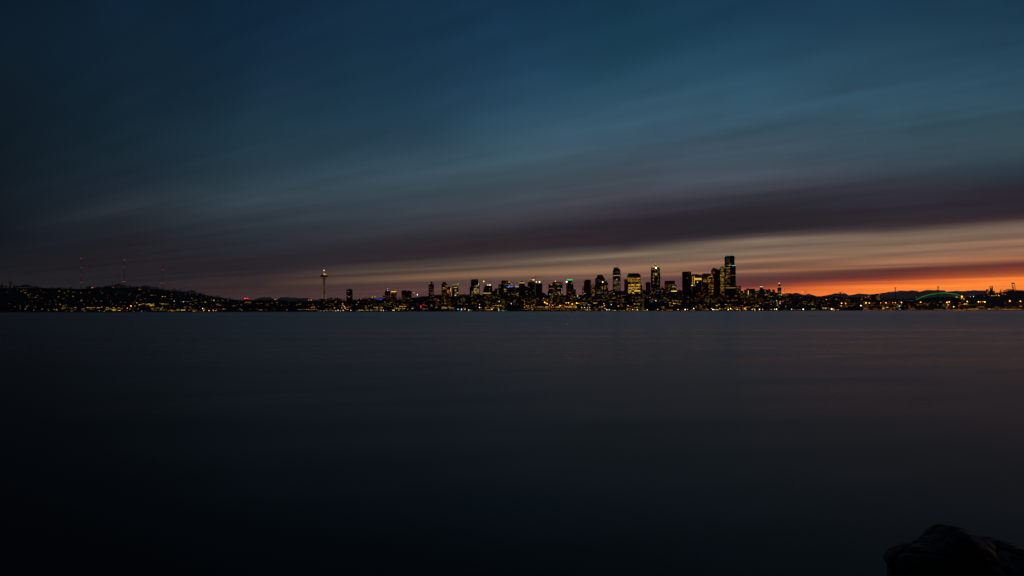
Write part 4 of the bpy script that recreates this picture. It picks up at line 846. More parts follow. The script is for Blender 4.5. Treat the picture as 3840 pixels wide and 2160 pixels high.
# ---------------------------------------------------------------- lights read along the shore: lamps on poles, lit windows in their buildings
RG = {
1: (0, 5.367, """a2 162,745;p1 148,830;y1 347,780;a2 434,817;o1 505,795,80;y2 511,846;y1 613,867;a2 567,888;p1 600,890;p2 678,883;a2 757,903;y1 843,959;y2 718,940;p1 658,936;p1 585,938;y1 645,1020;y1 762,1000;a1 817,797;p1 880,838;y2 1195,812;a1 1250,768,45;a2 1372,817;a2 1303,852;o1 1282,870;p1 1463,835;p1 1497,836;y2 1632,851;y2 1178,926;p1 1349,908;y2 1472,920;p1 1260,963;p1 1288,963;w0 1332,996;p1 1100,985;o1 1120,1022;y2 1640,998,50;w0 1660,1020,80;p1 1575,1040;y1 1793,839;w1 1788,741;a3 1856,744;p1 2028,812;y2 2062,850;r1 2225,896;w1 2254,722;p2 2285,740;y1 2404,728;a1 2454,734;g1 2375,837;g0 2450,837;y1 2329,880;p1 2163,944;y1 1902,968;p0 2180,900;w1 2228,1010;p1 2036,1015,30;p1 1935,1014,30;o1 1765,1000;p1 1698,1078;p1 1852,1060;p1 2030,1075;w1 2340,1080;w1 2340,1100;y1 2430,1035;p1 2515,1040;p1 2267,1072;o1 504,1041;y1 190,1070,40;a2 299,1127;p1 403,1104;p1 572,1107;w2 538,1128;w2 552,1152;a1 552,1165;w2 509,1173;y1 485,1155;y1 409,1133;y1 682,1130;p1 720,1137;w2 680,1193;r1 238,1190;p1 410,1167;w2 846,1176;r1 815,1188;g1 966,1172;y3 992,1205,50;a2 1092,1183,30;y2 1142,1189,30;a3 1214,1080;w1 1128,1078;o2 1280,1110,30;w1 1330,1096;y1 913,1076;y1 995,1076;y1 1011,1018;
y2 1310,1147,110;y1 1440,1147,90;y2 1515,1147,50;y1 1270,1168,60;y1 1440,1168,35;y1 1508,1190,36;y2 1447,1214,55;w1 1328,1215;y2 1800,1147,120;a2 1890,1147,60;y2 1970,1147,90;p1 1675,1170,60;y1 1835,1170,50;y1 1680,1192,80;y1 1868,1192;y1 1710,1215,40;w2 2047,1137;p1 2000,1195;p2 2000,1211;y2 2160,1150,40;y2 2280,1148,60;y2 2390,1150,60;y2 2220,1167,80;y1 2330,1167,90;y1 2440,1167,50;y2 2170,1185,90;y2 2290,1185,100;y1 2390,1183,50;y2 2300,1202,60;y2 2400,1202,60;y2 2120,1219,70;w1 2160,1219,40;a3 2562,1155;a1 2460,1120;a1 2500,1112,40"""),
2: (480, 5.367, """p1 5,733;p1 140,742;p1 232,746;o1 247,778,60;p1 417,804;y1 324,850;y1 48,857;y1 25,890;a1 200,900,90;y1 455,896;y1 500,898,60;y1 545,898;p1 178,932;o1 347,968;o1 245,987,60;r1 290,987;r1 323,985;y3 695,923,24;a3 752,921;y1 880,875,25;p1 1243,877;p1 1158,870;y1 1041,923;y1 877,971;p1 869,921;w0 755,829;p0 855,829;a1 1284,953,30;p1 1385,887;a1 1505,960,20;p1 1572,937;y1 1472,977;y2 1686,995;w3 1733,998,20;w1 1813,1007;y1 1910,1003,35;p1 2011,998;w1 2090,1010;y1 2246,1033;a2 2322,1024,25;w1 2380,1022;w3 933,1019;w3 1119,1031;a1 1330,999,60;p1 1390,988;y3 1540,1035,60;y1 1490,1040;y2 1256,1072;w1 1308,1088;w1 931,1080;y1 1350,1050;y1 1375,1050;y1 143,1012;y1 108,1050;o2 170,1050,50;a4 62,1113;y2 138,1112;y2 40,1177;y1 208,1168;o1 200,1187;w1 118,1219;w2 275,1217;y1 340,1217;p1 357,1132;w2 690,1137;g3 664,1167;g3 1007,1164;p1 770,1180;w1 850,1120;y1 925,1128;w1 1133,1135;w1 1170,1127,30;a1 1250,1137,50;o1 1330,1157;w1 1440,1130;w3 1503,1167;y2 1546,1176;p1 1608,1167;r2 1447,1219;a3 1524,1218;a3 1631,1219;a3 1720,1220;a3 1770,1220;a3 1945,1218;w1 1790,1176;y1 1855,1175;a2 1940,1174,60;y2 2085,1172;y2 2157,1185;a2 2217,1157;a3 2306,1187;w1 2252,1132;w1 2280,1132;w1 2288,1090;y1 2210,1090;y1 2540,1158;w1 1680,1097;
y2 290,1070,150;y2 450,1070,140;y2 245,1090,60;y3 370,1088,60;y3 470,1088,110;y3 470,1106,120;y2 660,1046,60;y1 645,1060,20;y2 700,1073,60;a2 785,1075,80;y1 600,1145,70;y1 490,1160,60;y1 590,1162,80;y0 700,1190,180;y2 870,1196,60;a2 940,1212,120;y1 1010,1195,80;y2 1110,1195,80;y2 1040,1218,140;a2 1235,1195,50;y1 1340,1195,90;y2 1340,1217,110;a2 850,1210,90;y1 1840,1100,50;y1 2150,1108,60;a1 1880,1220,40;w0 1160,1025,200;y1 470,1195;y1 560,1197,30"""),
3: (960, 5.367, """y2 60,1142,110;a2 190,1142,100;y3 50,1158,110;y3 145,1160,100;a1 240,1160,40;y1 30,1193,60;y1 95,1193,60;y2 872,1107,50;y2 870,1131,80;y1 1100,1099,90;y2 1090,1141,60;y2 1130,1141,60;w3 383,985;a3 1060,993;a3 1090,993;a3 1118,993;y1 70,1070;w1 103,1062;w1 145,1080;y1 425,1042,30;y1 320,1050,30;y1 320,1077,30;y1 600,1040;p2 308,1200;r3 622,1190;y1 580,1130;o1 615,1125;p1 690,1107;p2 750,1133;p1 375,1180;y2 327,1132;a2 1285,1003,45;o2 1285,1075,40;w1 1253,1122;y1 1545,1003;y2 1605,1033;a2 1627,1020;w1 1648,1083;w1 1677,1083;a2 1752,995;y2 1745,1053;w3 1747,1072;r2 1780,1083,30;o3 1757,1107,30;w3 1782,1127;r3 1835,1147,30;o3 1795,1160;a2 1850,1073,35;w1 1885,1130;w2 1725,1150;w2 2063,1037;w2 2027,1083;y2 2105,970;w1 2125,973;y1 2283,1005;y2 2340,945,30;y2 2265,1113;a1 2167,1080;w1 2500,990;
w1 850,1182;p1 890,1182;w1 930,1182;w1 970,1182;p2 1015,1182;p1 1055,1182;w1 1090,1182;a2 1130,1182;a2 1172,1182;w1 1215,1182;y2 482,1228;p2 525,1228;p2 570,1228;w1 615,1228;w2 658,1228;w2 795,1228;y2 838,1228;w1 885,1228;p2 930,1228;w2 972,1228;w2 1015,1228;w1 1057,1213;w2 1057,1230;w1 1103,1228;w2 1150,1228;w2 1195,1228;w1 1255,1212;w2 1300,1211,25;w2 1368,1212;w2 1425,1212;a2 1480,1208;w2 1548,1212;p3 1605,1212;w3 1652,1212;w2 1700,1212;w3 1755,1212;w2 1830,1212;w3 1910,1212;y2 1800,1218,90;y2 2120,1197,90;y1 2040,1215,70;y2 2230,1197,60;y2 2330,1197,70;w1 2400,1197;y3 2530,1212,50;y1 2450,1215,50;r1 1460,1223,70;a2 1500,1180,30;a1 1420,1180,50;y1 1570,1150,50;y1 2080,1205,60;o1 1830,1185,60;y1 1200,1140,40;a1 2215,1130,20;a0 2240,1055,80;b2 2480,972,60;b2 2530,976,40"""),
4: (1400, 5.367, """y2 50,1140,90;y1 160,1140,70;y2 465,1162,80;y2 585,1121,160;y2 530,1160,50;a2 690,1178,16;y2 610,1162,60;y3 160,1215,20;y3 205,1213,22;y2 180,1225,50;y2 340,1222,90;w0 100,1192,180;w1 30,1196;w1 263,1200;y3 393,1208;y3 420,1222,30;w2 510,1193;g2 593,1228;y1 620,1228;w2 790,1163,40;a3 850,980;w3 887,887;w0 815,1130;w1 950,1055;r3 1012,1087,24;o2 1045,1103;y1 1075,1110;y2 1170,1098;y2 1165,995,34;y1 1197,1025;y2 1300,998,40;w1 1270,1112;y1 1385,1067;w2 1447,1065;a2 1495,1048;a1 1540,1095,60;w1 1685,1025;r1 1620,1055;y1 1770,1075;a1 1880,1078,40;w1 1850,1037;w1 1990,1070;a3 2137,1085;w3 2133,1140;w2 2165,1143;p1 2065,1120;r1 2235,1152;w1 1635,1180;c3 1705,1178;w3 1777,1178;w3 1848,1178;w3 1920,1192;g2 1955,1192;y2 1610,1150,18;y2 1635,1213;y2 1975,1213,25;a2 2252,1177;a3 2393,1178;a2 2310,1190,80;a2 2360,1220,60;y2 2310,1137;y2 2400,1155,70;y3 2525,1208;y2 2495,1100,80;w1 2340,1067;w1 2403,1068;w3 2535,1022;w1 2252,977;w2 2110,1003;y1 1140,1218;w1 1000,1168;w1 1028,1168;w1 1085,1168;r1 950,1220,25;r2 1040,1218,40;r2 735,1215,20;b2 120,974,120;v2 488,975,48;a3 540,950,16;a2 540,970,16;y2 350,1043,24;w2 235,1033;y2 185,1065;w2 305,1075;w1 272,1113;y2 1420,1135,90;y2 1530,1135,60;y3 1430,1152,100;y2 1560,1152,70;y2 455,1140,60;a1 1890,1215,60;y1 2200,1215,40;a1 2170,1190,60;a2 2260,1150,60;o1 2290,1110,40;y3 1725,933,26;c1 1705,925,10;y1 1830,1155,40;g1 1760,1213;g1 1860,1213"""),
5: (1840, 5.367, """w2 175,1020;w1 262,1015;w3 415,1070;a1 315,1090;y1 545,1080;y2 683,1078;y2 875,1083;w2 965,1027;a4 1085,1040;a3 1102,1048;a4 1135,1065;a3 1137,997;a3 1185,1097;o3 1250,1100;a4 1395,1110;w3 1520,1050;a4 1563,1050;a4 1642,1075;a4 1728,1055;a3 1745,1063;a3 1775,1060;o2 1330,1105;a2 1360,1140;w3 1040,1122,40;a3 680,1132;a2 770,1137;w2 822,1145;w1 847,1153;w2 845,1180;w1 823,1180;w1 1320,1157;w1 1355,1180;w1 1548,1180;y2 1775,950,50;w3 1830,1143;w3 1890,1143;w3 1950,1143;w3 1997,1143;w1 1887,1172;y2 1910,1187;a3 1998,1212;a3 1945,1210;w1 1880,1090,40;w2 1967,1085;w2 1997,1085;w1 2105,1145;w2 2133,1177;a3 2290,1105;o3 2275,1068;a3 2303,1162;w3 2425,1085;w1 2385,1210;w2 2255,1203,50;w3 2330,1200;w3 2360,1200;w3 2390,1202;w2 2420,1203,40;w2 2490,1203,60;y2 2570,1110;y3 20,1180;w3 160,1210;w2 215,1208;y2 155,1168,30;p2 1055,1212;w1 1120,1212;w2 1205,1215;w2 1690,1212;y2 1600,1208;y2 105,1103,40;y2 150,1105,30;y2 205,1103,40;a2 740,1110,60;a2 850,1108,60;a2 960,1112,70;a1 930,1126,120;y2 1030,1124,70;o1 1160,1126,80;a1 1340,1128,90;a1 1450,1098,90;a2 1560,1126,100;y3 1600,1133,90;y3 1700,1134,80;y2 450,1212,60;y1 560,1212,50;y1 680,1212,70;y2 935,1212,60;y2 1355,1212,50;y3 2105,1055,70;y2 2200,1133,50;a2 2250,1132,60;y2 650,1018,90;y3 640,987,70;y3 730,987,90;y3 1042,956,60;a2 1055,997,34;y1 630,1003,50;g2 285,1207,84;a2 240,1125,40;o1 60,1110,60;o1 1420,1125,60;a1 150,1140,60;o1 255,1170,30;a1 1240,1085,40;y1 1700,1100,50;y1 270,1140,40;a1 2120,1195,60;a1 1980,1195,60;a2 1600,1095,50;a1 1950,1160,60;y1 1815,1175,60;o1 1250,1205,60"""),
6: (2280, 5.367, """w3 405,1108;r2 387,1095;r1 463,1122;w3 65,1085;a3 208,1115;w3 590,1195;y2 405,1165;a3 497,1187;a2 440,1170;w3 963,1007;w2 845,940;a3 1290,1110;y3 1245,1050;y2 1245,1095;w1 1140,760;a3 997,1180;a3 1407,1185;w4 1552,1190;a3 1598,1213;w3 1725,1163;y3 2082,1162;w4 2110,1197;w2 2180,1103;w2 2200,1110;a3 2248,1167;a3 2290,1170;w2 2358,1163;w2 2418,1160;a4 2465,1165;w4 2417,1192;w2 2478,1073;y1 2010,1080;w2 1977,1167;w2 20,1200,20;y2 60,1200,40;y2 120,1203,60;a2 200,1205,50;y2 250,1205,30;a2 300,1205,50;a3 385,1208,30;y2 330,1203,40;y2 440,1205,40;y2 520,1190,50;y3 560,1197,40;y2 640,1203,60;y2 690,1195,40;y1 560,1141,110;y2 545,1073,50;y2 610,1073,50;y2 740,1203,60;y2 810,1205,50;y3 790,1203,24;a2 905,1208,30;y2 960,1205,30;y3 1085,1203,38;a2 1175,1202,50;a3 1215,1201,50;a2 1275,1196,50;a2 1400,1208,50;a2 1440,1213,40;y3 1340,1063,60;y3 1380,1064,40;a2 1440,1077,50;y2 1345,988,60;y1 1100,1133,50;a1 1860,1131,60;a1 1930,1132,60;y2 1920,1203,70;y2 1970,1203,40;y2 2240,1085,80;y2 2350,1083,90;w3 2145,1187,44;y3 2200,1187,60;y1 860,1009,60;y1 865,872,50;w1 1920,1086,50;y1 1850,1093,60;w1 1900,1110,40;y1 1780,1110;a1 1500,1200,50;a1 1800,1205,50;y1 1120,1165,40;w1 1030,1015;r1 275,1073;r0 1185,1165;a1 640,1110,40;p1 560,940,30;p1 560,960,30;p1 495,1008;p1 570,1013;o1 385,1155,30;b2 998,866,30;r1 1018,835,10;w2 1730,703,14;w1 2490,1180,40;y1 2460,1100,40;a2 2150,1210,60;y1 2330,1195,60;a1 2000,1187,50;y1 1700,1190,50;a1 1640,1200,40;a1 120,940,60;y1 150,942;a1 100,960,90;a0 350,900,110"""),
7: (2720, 5.367, """a4 103,1165;w3 53,1192;a2 190,1167;a3 220,1180,20;y3 245,1180,20;a2 355,1160;a4 395,1160;a2 295,1193;a1 290,1165;a3 400,1187,75;y2 428,1135;y2 477,1132;w3 592,1190;a3 537,1180;y2 570,1168;w4 687,1188;a3 748,1190;a3 918,1182,40;w3 990,1178,30;w4 1028,1178;w2 928,1080;w3 1030,1008;w2 1043,1045;w2 1045,1070;w2 1047,1098;w2 970,1030;y2 885,920;y2 925,920;a1 830,1045,90;y1 768,1078;w2 390,1050;w1 317,1107;a2 295,902;y2 215,910,50;y1 710,975;w1 863,970;p2 1215,1113;w1 1265,997;w1 1213,1192;y3 1333,1178;r3 1388,1190;a2 1503,1187;w4 1567,1187;a3 1750,1173,35;w2 1795,1172,20;w1 1857,1187;a4 2133,1173;w3 2150,1173,20;w2 2178,1165;w2 2000,1155,90;w2 2070,1156,50;w2 1990,1173,60;w1 2060,1172,50;y1 1677,987;y1 1767,1032;y2 1800,1045;y1 1830,1018;y1 1885,1000;y1 1975,1020;a3 2033,982;y1 2092,970;a3 2232,978;a3 2290,990,30;y1 2405,990;y1 2440,990;a2 2493,1002;p1 1510,942;p1 1850,1048;r2 2097,1077,40;y1 2065,1097;w1 1937,1102;w1 1452,1097;y2 1590,1062,50;y1 1590,1085,40;y2 1665,1082,70;y2 1755,1078,40;y2 1825,1085,36;y1 1820,1103,40;a2 1485,1040,40;a2 2245,1190,70;a1 2190,1178,50;y1 800,1205,80;y1 870,1207,60;a1 40,1135,60;y1 90,1085,40;w1 120,1073;y1 640,1115,60;y1 620,1090,30;y1 560,1110,30;y1 380,985,60;y1 330,983,50;y2 800,888,50;y2 850,888,30;y2 840,888;y1 60,1010,60;w2 520,965,16;w1 520,980;y1 235,1140,50;a1 350,1110,30;o1 1500,1230,10;y1 2550,1070,40;y1 2550,1110,40;w1 2500,1055;a1 950,925,60;y1 700,1060,40;a1 180,1130,40;w1 1100,940,20;a2 1110,1025,40;a2 1100,1047,30;y2 1095,1065,40"""),
8: (3160, 3.788, """a4 330,741;a4 378,744;w4 258,780;a3 540,741;a4 615,740;a3 710,738;a3 748,739;a4 835,736;a4 1108,732;a4 1480,734;a4 1513,727;a4 1770,722;a4 1928,727;a3 1958,727;a3 1992,722;a4 2018,728;a4 2373,715;a4 2523,718;a4 40,748;y1 93,707;y1 60,700;w1 857,707;a2 1392,730,25;w1 1350,772;w3 1497,768;a3 2180,633;a3 2222,640;y2 2110,640,40;y2 2150,640,40;a3 2270,615;a3 2307,620;y1 2012,645;w3 1813,655;w3 1857,650;w1 1905,763;y2 1850,765,50;y1 2305,742;y1 2480,735;a2 270,692;y1 270,655;c1 287,720;w1 370,648;y1 940,772;y1 965,785;w1 1000,800;w0 940,712,120;a2 440,742,90;a1 500,745,60;a2 600,752,60;a2 670,728,80;y1 740,712,60;a2 820,755,50;a1 820,775,30;a1 1060,750,60;a2 1060,770,60;a1 1140,770,90;a2 1160,750,60;a1 1215,755,30;a1 1210,770,30;y3 580,805,30;y3 580,822,30;y3 640,805,44;a2 1680,740,40;y1 1700,718;a1 2090,765;w2 2080,826;w1 2150,830,20;a2 2225,826;a1 2270,828,40;a1 2430,800,40;a1 2530,790,40;a1 2200,800,50;a2 950,800;a1 540,780,60;a1 420,775,50;y1 480,720;a1 1560,740;a1 1640,785;y1 2010,820,30;w1 120,745,40;a1 130,720,50;a1 1240,735;w1 1045,650;w1 1045,668;a1 1300,750;a1 1430,760;a1 1450,790,40;w1 1480,825;y1 900,790,40;w1 780,790;w1 1430,770,30;y1 130,765;w1 810,830;w1 400,690;y1 180,715;y1 690,815;w1 2330,800,20;y1 2000,790,50;a1 1790,770,40;o1 1920,800,40;o1 330,820,60"""),
}
def parse():
    out = []
    for k, (bx, s, txt) in RG.items():
        for t in txt.replace('\n','').split(';'):
            t = t.strip()
            if not t: continue
            h, c = t.split(' '); v = [float(q) for q in c.split(',')]
            l = int(h[1]); w = v[2] if len(v) > 2 else (11,13,15,20,26)[l]
            out.append((bx+v[0]/s, 940+v[1]/s, w/s, h[0], l, len(v) > 2))
    return out
LIGHTS = parse()
lamps = [t for t in LIGHTS if (t[4] == 4 or (t[4] == 3 and t[3] in 'awyoc')) and (not t[5] or t[2] < 6.5)]
wins = [t for t in LIGHTS if t not in lamps]

# street and yard lamps
pole_cache = {}
def street_lamp(x, y, c, l):
    Y = min(stand(x, y, 12 if y > 1143 else 20), 3520 if 1330 < x < 2800 and y > 1128 else 9e9)
    if x > 3180 and y > 1128: Y = 3312
    z = wz(x, y, Y); g = land(x, Y); e = bpy.data.objects.new('street_lamp', None); C.objects.link(e)
    e.location = (wx(x,Y), Y, g); h = max(z-g, 4)
    key = round(h)
    if key not in pole_cache: pole_cache[key] = MB().tube((0,.8,0),(0,.8,key),.28,.16,6).tube((0,.8,key),(0,-.6,key+.2),.12,n=5).mesh('pole', STEEL)
    link('pole', pole_cache[key], e)
    d = (3.4 if l == 4 else 2.5)*1.25
    link('lamp_head', bulb(c, l+1), e, (0,-.9,h), (d,d,d))
    big = 'large glaring' if l == 4 else 'bright'
    wh = 'high up the slope' if y < 1122 else ('on the slope' if y < 1145 else 'by the waterline')
    autolabel(e, '%s %s lamp %s' % (big, CN[c], wh), 'street lamp', x, 'lamps along the far shore')
    return Y, z
n_pt = 0
for x, y, w, c, l, _ in lamps:
    Y, z = street_lamp(x, y, c, l)
    if l == 4 or (l == 3 and y > 1150 and n_pt % 2 == 0):
        point(x, y, Y-2, PW*(1 if l == 4 else .45)*(9 if x > 3100 else .7), COL[c], 1.2)
    n_pt += 1

# buildings that hold the lit windows: storey bands nearer the water first
def bands():
    cells = {}
    for t in wins:
        x, y, w, c, l, _ = t
        row = int((y-940)/7.5); off = (row*37) % 23
        cw = 26 if x > 960 else 21
        cells.setdefault((row, int((x+off)/cw)), []).append(t)
    return cells
LWORD = {0:'faint',1:'dim',2:'clear',3:'bright',4:'glaring'}
NW = ['no','one','two','three','four','five','six','seven','eight']
for (row, col), L_ in sorted(bands().items(), reverse=True):
    x0 = min(t[0]-t[2]/2 for t in L_)-R.uniform(1.5,3); x1 = max(t[0]+t[2]/2 for t in L_)+R.uniform(1.5,3)
    yt = min(t[1] for t in L_)-R.uniform(1.6,2.6); xc = (x0+x1)/2
    if x1-x0 < 9: x0 -= R.uniform(1,4); x1 += R.uniform(1,4)
    hill = (xc < 960 and yt < 1148) or (2980 < xc < 3240 and yt < 1140) or (xc > 3620 and yt < 1125)
    Y = stand(xc, yt, 9 if hill else 14)
    if 1330 < xc < 2960: Y = min(Y, 3830)
    Y += R.uniform(-3,3)
    wide = x1-x0 > 16
    nm, cat = ('house','house') if hill and not wide else (('waterfront_building','building') if Y < 3440 else ('apartment_block' if hill else 'low_building','building'))
    b = Bld(nm, xc, Y, 12 if hill and not wide else 22)
    gable = hill and not wide
    mb = MB()
    if gable:
        b.box(mb, x0, x1, yt); b.part('wall', mb, R.choice((CLAP, FAC[3], FAC[2])))
        z = b.lz(yt); a, c_ = b.lx(x0)-.5, b.lx(x1)+.5; hh = R.uniform(2,3.6)
        if R.random() < .5: b.part('roof', MB().prism([(a,z-.2),(c_,z-.2),((a+c_)/2,z+hh)], -.5, b.depth+.5), TILE)
        else:
            rm = MB(); rm.loft([[(a,-.5,z-.1),(c_,-.5,z-.1),(c_,b.depth+.5,z-.1),(a,b.depth+.5,z-.1)],[(a+2,b.depth/2-.2,z+hh),(c_-2,b.depth/2-.2,z+hh),(c_-2,b.depth/2+.2,z+hh),(a+2,b.depth/2+.2,z+hh)]]); b.part('roof', rm, TILE)
        if R.random() < .4: b.part('chimney', MB().box(a+1.5,a+2.5,3,4,z-.5,z+hh+1.2), CONC)
    else:
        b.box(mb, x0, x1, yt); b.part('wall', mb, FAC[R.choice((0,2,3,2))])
        if x1-x0 > 10: roof_bits(b, x0, x1, yt, R.choice((0,1,2)))
    for x, y, w, c, l, ex in L_:
        if w < 6: b.win(x, y, w, 1.6 if l > 1 else 1.4, c, min(l,3)); continue
        xx = x-w/2                               # a lit storey: runs of rooms, some of them dark
        while xx < x+w/2-.6:
            r_ = min(R.uniform(1.6,5.5), x+w/2-xx)
            if R.random() < .86: b.win(xx+r_/2, y, r_, 1.35, c, max(0, min(3, l+R.choice((-1,0,0,0,1)))))
            xx += r_+R.choice((.5,.7,1.2))
    # further rooms with weak lights on
    if Y < 3560 and xc > 560: b.grid(x0+.6, x1-.6, yt+1.2, 1164, .30, 'aaoyap', '0112', step=3.1, run=(1.2,3), cap=5)
    ln = len(L_); mc = max(L_, key=lambda t: t[4])
    size = ('small' if x1-x0 < 15 else 'mid sized' if x1-x0 < 26 else 'long')
    base = '%s %s with %s %s %s window%s' % (size, {'house':'dark house','apartment_block':'apartment block','waterfront_building':'waterfront building','low_building':'low building'}[nm], NW[min(ln,8)] if ln <= 8 else 'many', LWORD[mc[4]], CN[mc[3]], 's' if ln > 1 else '')
    autolabel(b.e, base, cat, xc, {'house':'houses on the hillsides','apartment_block':'apartment blocks on the slopes','waterfront_building':'buildings on the waterfront','low_building':'low buildings behind the waterfront'}[nm])

# plain mid rise blocks that close the gaps of the city
def filler(x0, x1, ya, yb, Y, wmin, wmax, dens, base, group, name):
    x = x0
    while x < x1:
        w = R.uniform(wmin, wmax); yt = R.uniform(ya, yb) if not callable(ya) else ya(x+w/2)+R.uniform(0, yb)
        b = Bld(name, x+w/2, Y+R.uniform(-40,40), 26); sh = R.random()
        mb = MB(); b.box(mb, x, x+w, yt)
        if sh < .4: b.box(mb, x+w*.2, x+w*.7, yt-R.uniform(1.5,4), yt+.5, 5, 20)
        f = R.randrange(5); b.part('wall', mb, FAC[f]); roof_bits(b, x, x+w, yt, 1)
        dd = dens*R.choice((.3,1,1,1.8)); b.grid(x+.6, x+w-.6, yt+1, min(yt+34, 1152), dd, R.choice(('yya','yaw','ayo','aao')), '0011', cap=22)
        tone = ('grey','blue grey','concrete','brick','bronze')[f]
        autolabel(b.e, base % (('few' if dd < dens*.6 else 'scattered' if dd <= dens else 'many'), tone), 'building', x+w/2, group)
        x += w + R.choice((-1,0,.5,3))
mid = lambda x: lerp_list([(1330,1121),(1440,1116),(1560,1116),(1700,1110),(1850,1104),(1960,1098),(2050,1108),(2180,1108),(2250,1098),(2340,1096),(2450,1096),(2560,1098),(2700,1096),(2800,1098),(2900,1104),(2960,1110)], x)
filler(1340, 2960, mid, 14, 3860, 12, 26, .16, '%s windows lit in a %s mid rise block', 'mid rise blocks of the city', 'midrise_block')
filler(1360, 2950, lambda x: mid(x)+15, 12, 3720, 14, 30, .20, '%s windows lit in low %s shore block', 'lower blocks near the shore', 'lower_block')
filler(960, 1330, lambda x: 1130, 10, 3800, 14, 34, .10, '%s windows lit in a squat %s block', 'squat blocks of the flat quarter', 'squat_block')
filler(2975, 3430, lambda x: 1124, 12, 3900, 12, 30, .14, '%s windows lit in a squat %s port block', 'squat blocks of the port side', 'squat_block')

# waterfront sheds: long roofs on the piers
def pier_shed(x0, x1, yt, label, mat=None):
    b = Bld('pier_shed', (x0+x1)/2, 3318, 14); z = b.lz(yt); a, c = b.lx(x0), b.lx(x1)
    b.part('wall', MB().box(a, c, 0, 14, -1, z-1.5), mat or CLAP)
    n = max(1, int((c-a)/22)); w = (c-a)/n
    for i in range(n): b.part('roof', MB().prism([(a+w*i+.05,z-1.45),(a+w*(i+1)-.05,z-1.45),(a+w*(i+.5),z)], -.6, 14.6), ROOF)
    tag(b.e, label, 'shed'); return b
CHK, nt, bs = node_mat('checked boards')
ck = nt.nodes.new('ShaderNodeTexChecker'); ck.inputs['Scale'].default_value = .22; ck.inputs['Color1'].default_value = (.22,.21,.2,1); ck.inputs['Color2'].default_value = (.03,.03,.03,1)
tcn = nt.nodes.new('ShaderNodeTexCoord'); nt.links.new(tcn.outputs['Object'], ck.inputs['Vector']); nt.links.new(ck.outputs[0], bs.inputs['Base Color'])
pier_shed(1618, 1668, 1159.5, 'long waterfront shed with a faint checkered wall', CHK)
b = Bld('letter_sign', 1578.6, 3400, 3); tag(b.e, 'tall red neon letter E standing on its post by the waterfront', 'sign')
z0, z1 = b.lz(1154.4), b.lz(1145.8); zm = (z0+z1)/2; wL, wR = b.lx(1576.4), b.lx(1580.8); tq = 2.2
mb = MB().box(wL,wL+tq,0,1,z0,z1)
for zc in (z0+tq/2, zm, z1-tq/2): mb.box(wL+tq,wR if zc != zm else wR-1,0,1,zc-tq/2,zc+tq/2)
b.part('letter', mb, lmat('r',3)); b.part('post', MB().box(-.5,.5,1.1,2,-.5,z1).box(wL-.6,wR+.6,1.1,1.6,z0-.6,z1+.6), STEEL)

# raised two deck roadway along the waterfront
def viaduct(x0, x1, yt, label):
    b = Bld('raised_roadway', (x0+x1)/2, 3455, 14); tag(b.e, label, 'bridge'); z = b.lz(yt); a, c = b.lx(x0), b.lx(x1)
    b.part('upper_deck', MB().box(a,c,0,14,z-1.2,z), CONC); b.part('lower_deck', MB().box(a,c,0,14,z-7,z-5.8), CONC)
    b.part('parapet', MB().box(a,c,-.25,-.01,z-.9,z+.9), CONC)
    n = int((c-a)/24)
    for i in range(n+1):
        xx = a+2+(c-a-5)*i/n; b.part('column', MB().box(xx,xx+1.4,.3,1.8,-2,z-7.01).box(xx,xx+1.4,12,13.6,-2,z-7.01).box(xx,xx+1.4,.3,1.8,z-5.79,z-1.21).box(xx,xx+1.4,12,13.6,z-5.79,z-1.21), CONC)
viaduct(1960, 2180, 1148.6, 'pale double deck roadway on columns along the waterfront, washed by orange lamps')
for x in range(1975, 2180, 24): point(x, 1146.5, 3448, PW*.5, COL['a'], 1)
viaduct(2690, 2790, 1143.4, 'short double deck roadway section at the foot of the tallest tower')

# ---------------------------------------------------------------- trees
def crown_mesh(kind, seed):
    rr = random.Random(seed); mb = MB(); 
    def leaf(c, s):
        n = Vector((rr.gauss(0,1), rr.gauss(0,1), rr.gauss(0,1))).normalized(); a = n.orthogonal().normalized(); b_ = n.cross(a)
        k = len(mb.v); t = rr.random()*6.28; p, q = a*math.cos(t)+b_*math.sin(t), b_*math.cos(t)-a*math.sin(t)
        for u, v in ((-1,-.5),(.2,-.8),(1,.1),(.1,.9)): mb.v.append(c+p*u*s+q*v*s)
        mb.f.append((k,k+1,k+2,k+3))
    if kind == 'conifer':                        # unit height 1, radius about .2
        for i in range(420):
            z = rr.random()**.8; tier = .75+.35*math.sin(z*34+seed); r = .2*(1-z)**.9*tier*rr.random()**.45+.006; a = rr.random()*6.28
            leaf(Vector((r*math.cos(a), r*math.sin(a), .08+z*.92-r*.25)), .03*(1.25-z*.6))
    else:                                        # broad crown of separate clumps
        cl = [(Vector((rr.gauss(0,.17), rr.gauss(0,.17), .55+rr.uniform(-.22,.26))), rr.uniform(.11,.2)) for _ in range(11)]
        for c, r in cl:
            for _ in range(44):
                d = Vector((rr.gauss(0,1), rr.gauss(0,1), rr.gauss(0,.8))).normalized()*r*rr.random()**.4
                leaf(c+d, .034)
    return mb.mesh('crown', NEEDLE if kind == 'conifer' else LEAF)
CR = {k: [crown_mesh(k, s) for s in (3,8,14,21)] for k in ('conifer','broad')}
TR = {'conifer': MB().tube((0,0,-.08),(0,0,.95),.018,.003,7).mesh('trunk', BARK)}
mb = MB().tube((0,0,-.08),(.01,0,.4),.03,.02,7)
for i in range(6):
    a = i*1.05; mb.tube((.01,0,.3+.02*i),(.2*math.cos(a),.2*math.sin(a),.62+.03*(i%3)),.012,.004,5)
TR['broad'] = mb.mesh('trunk', BARK)
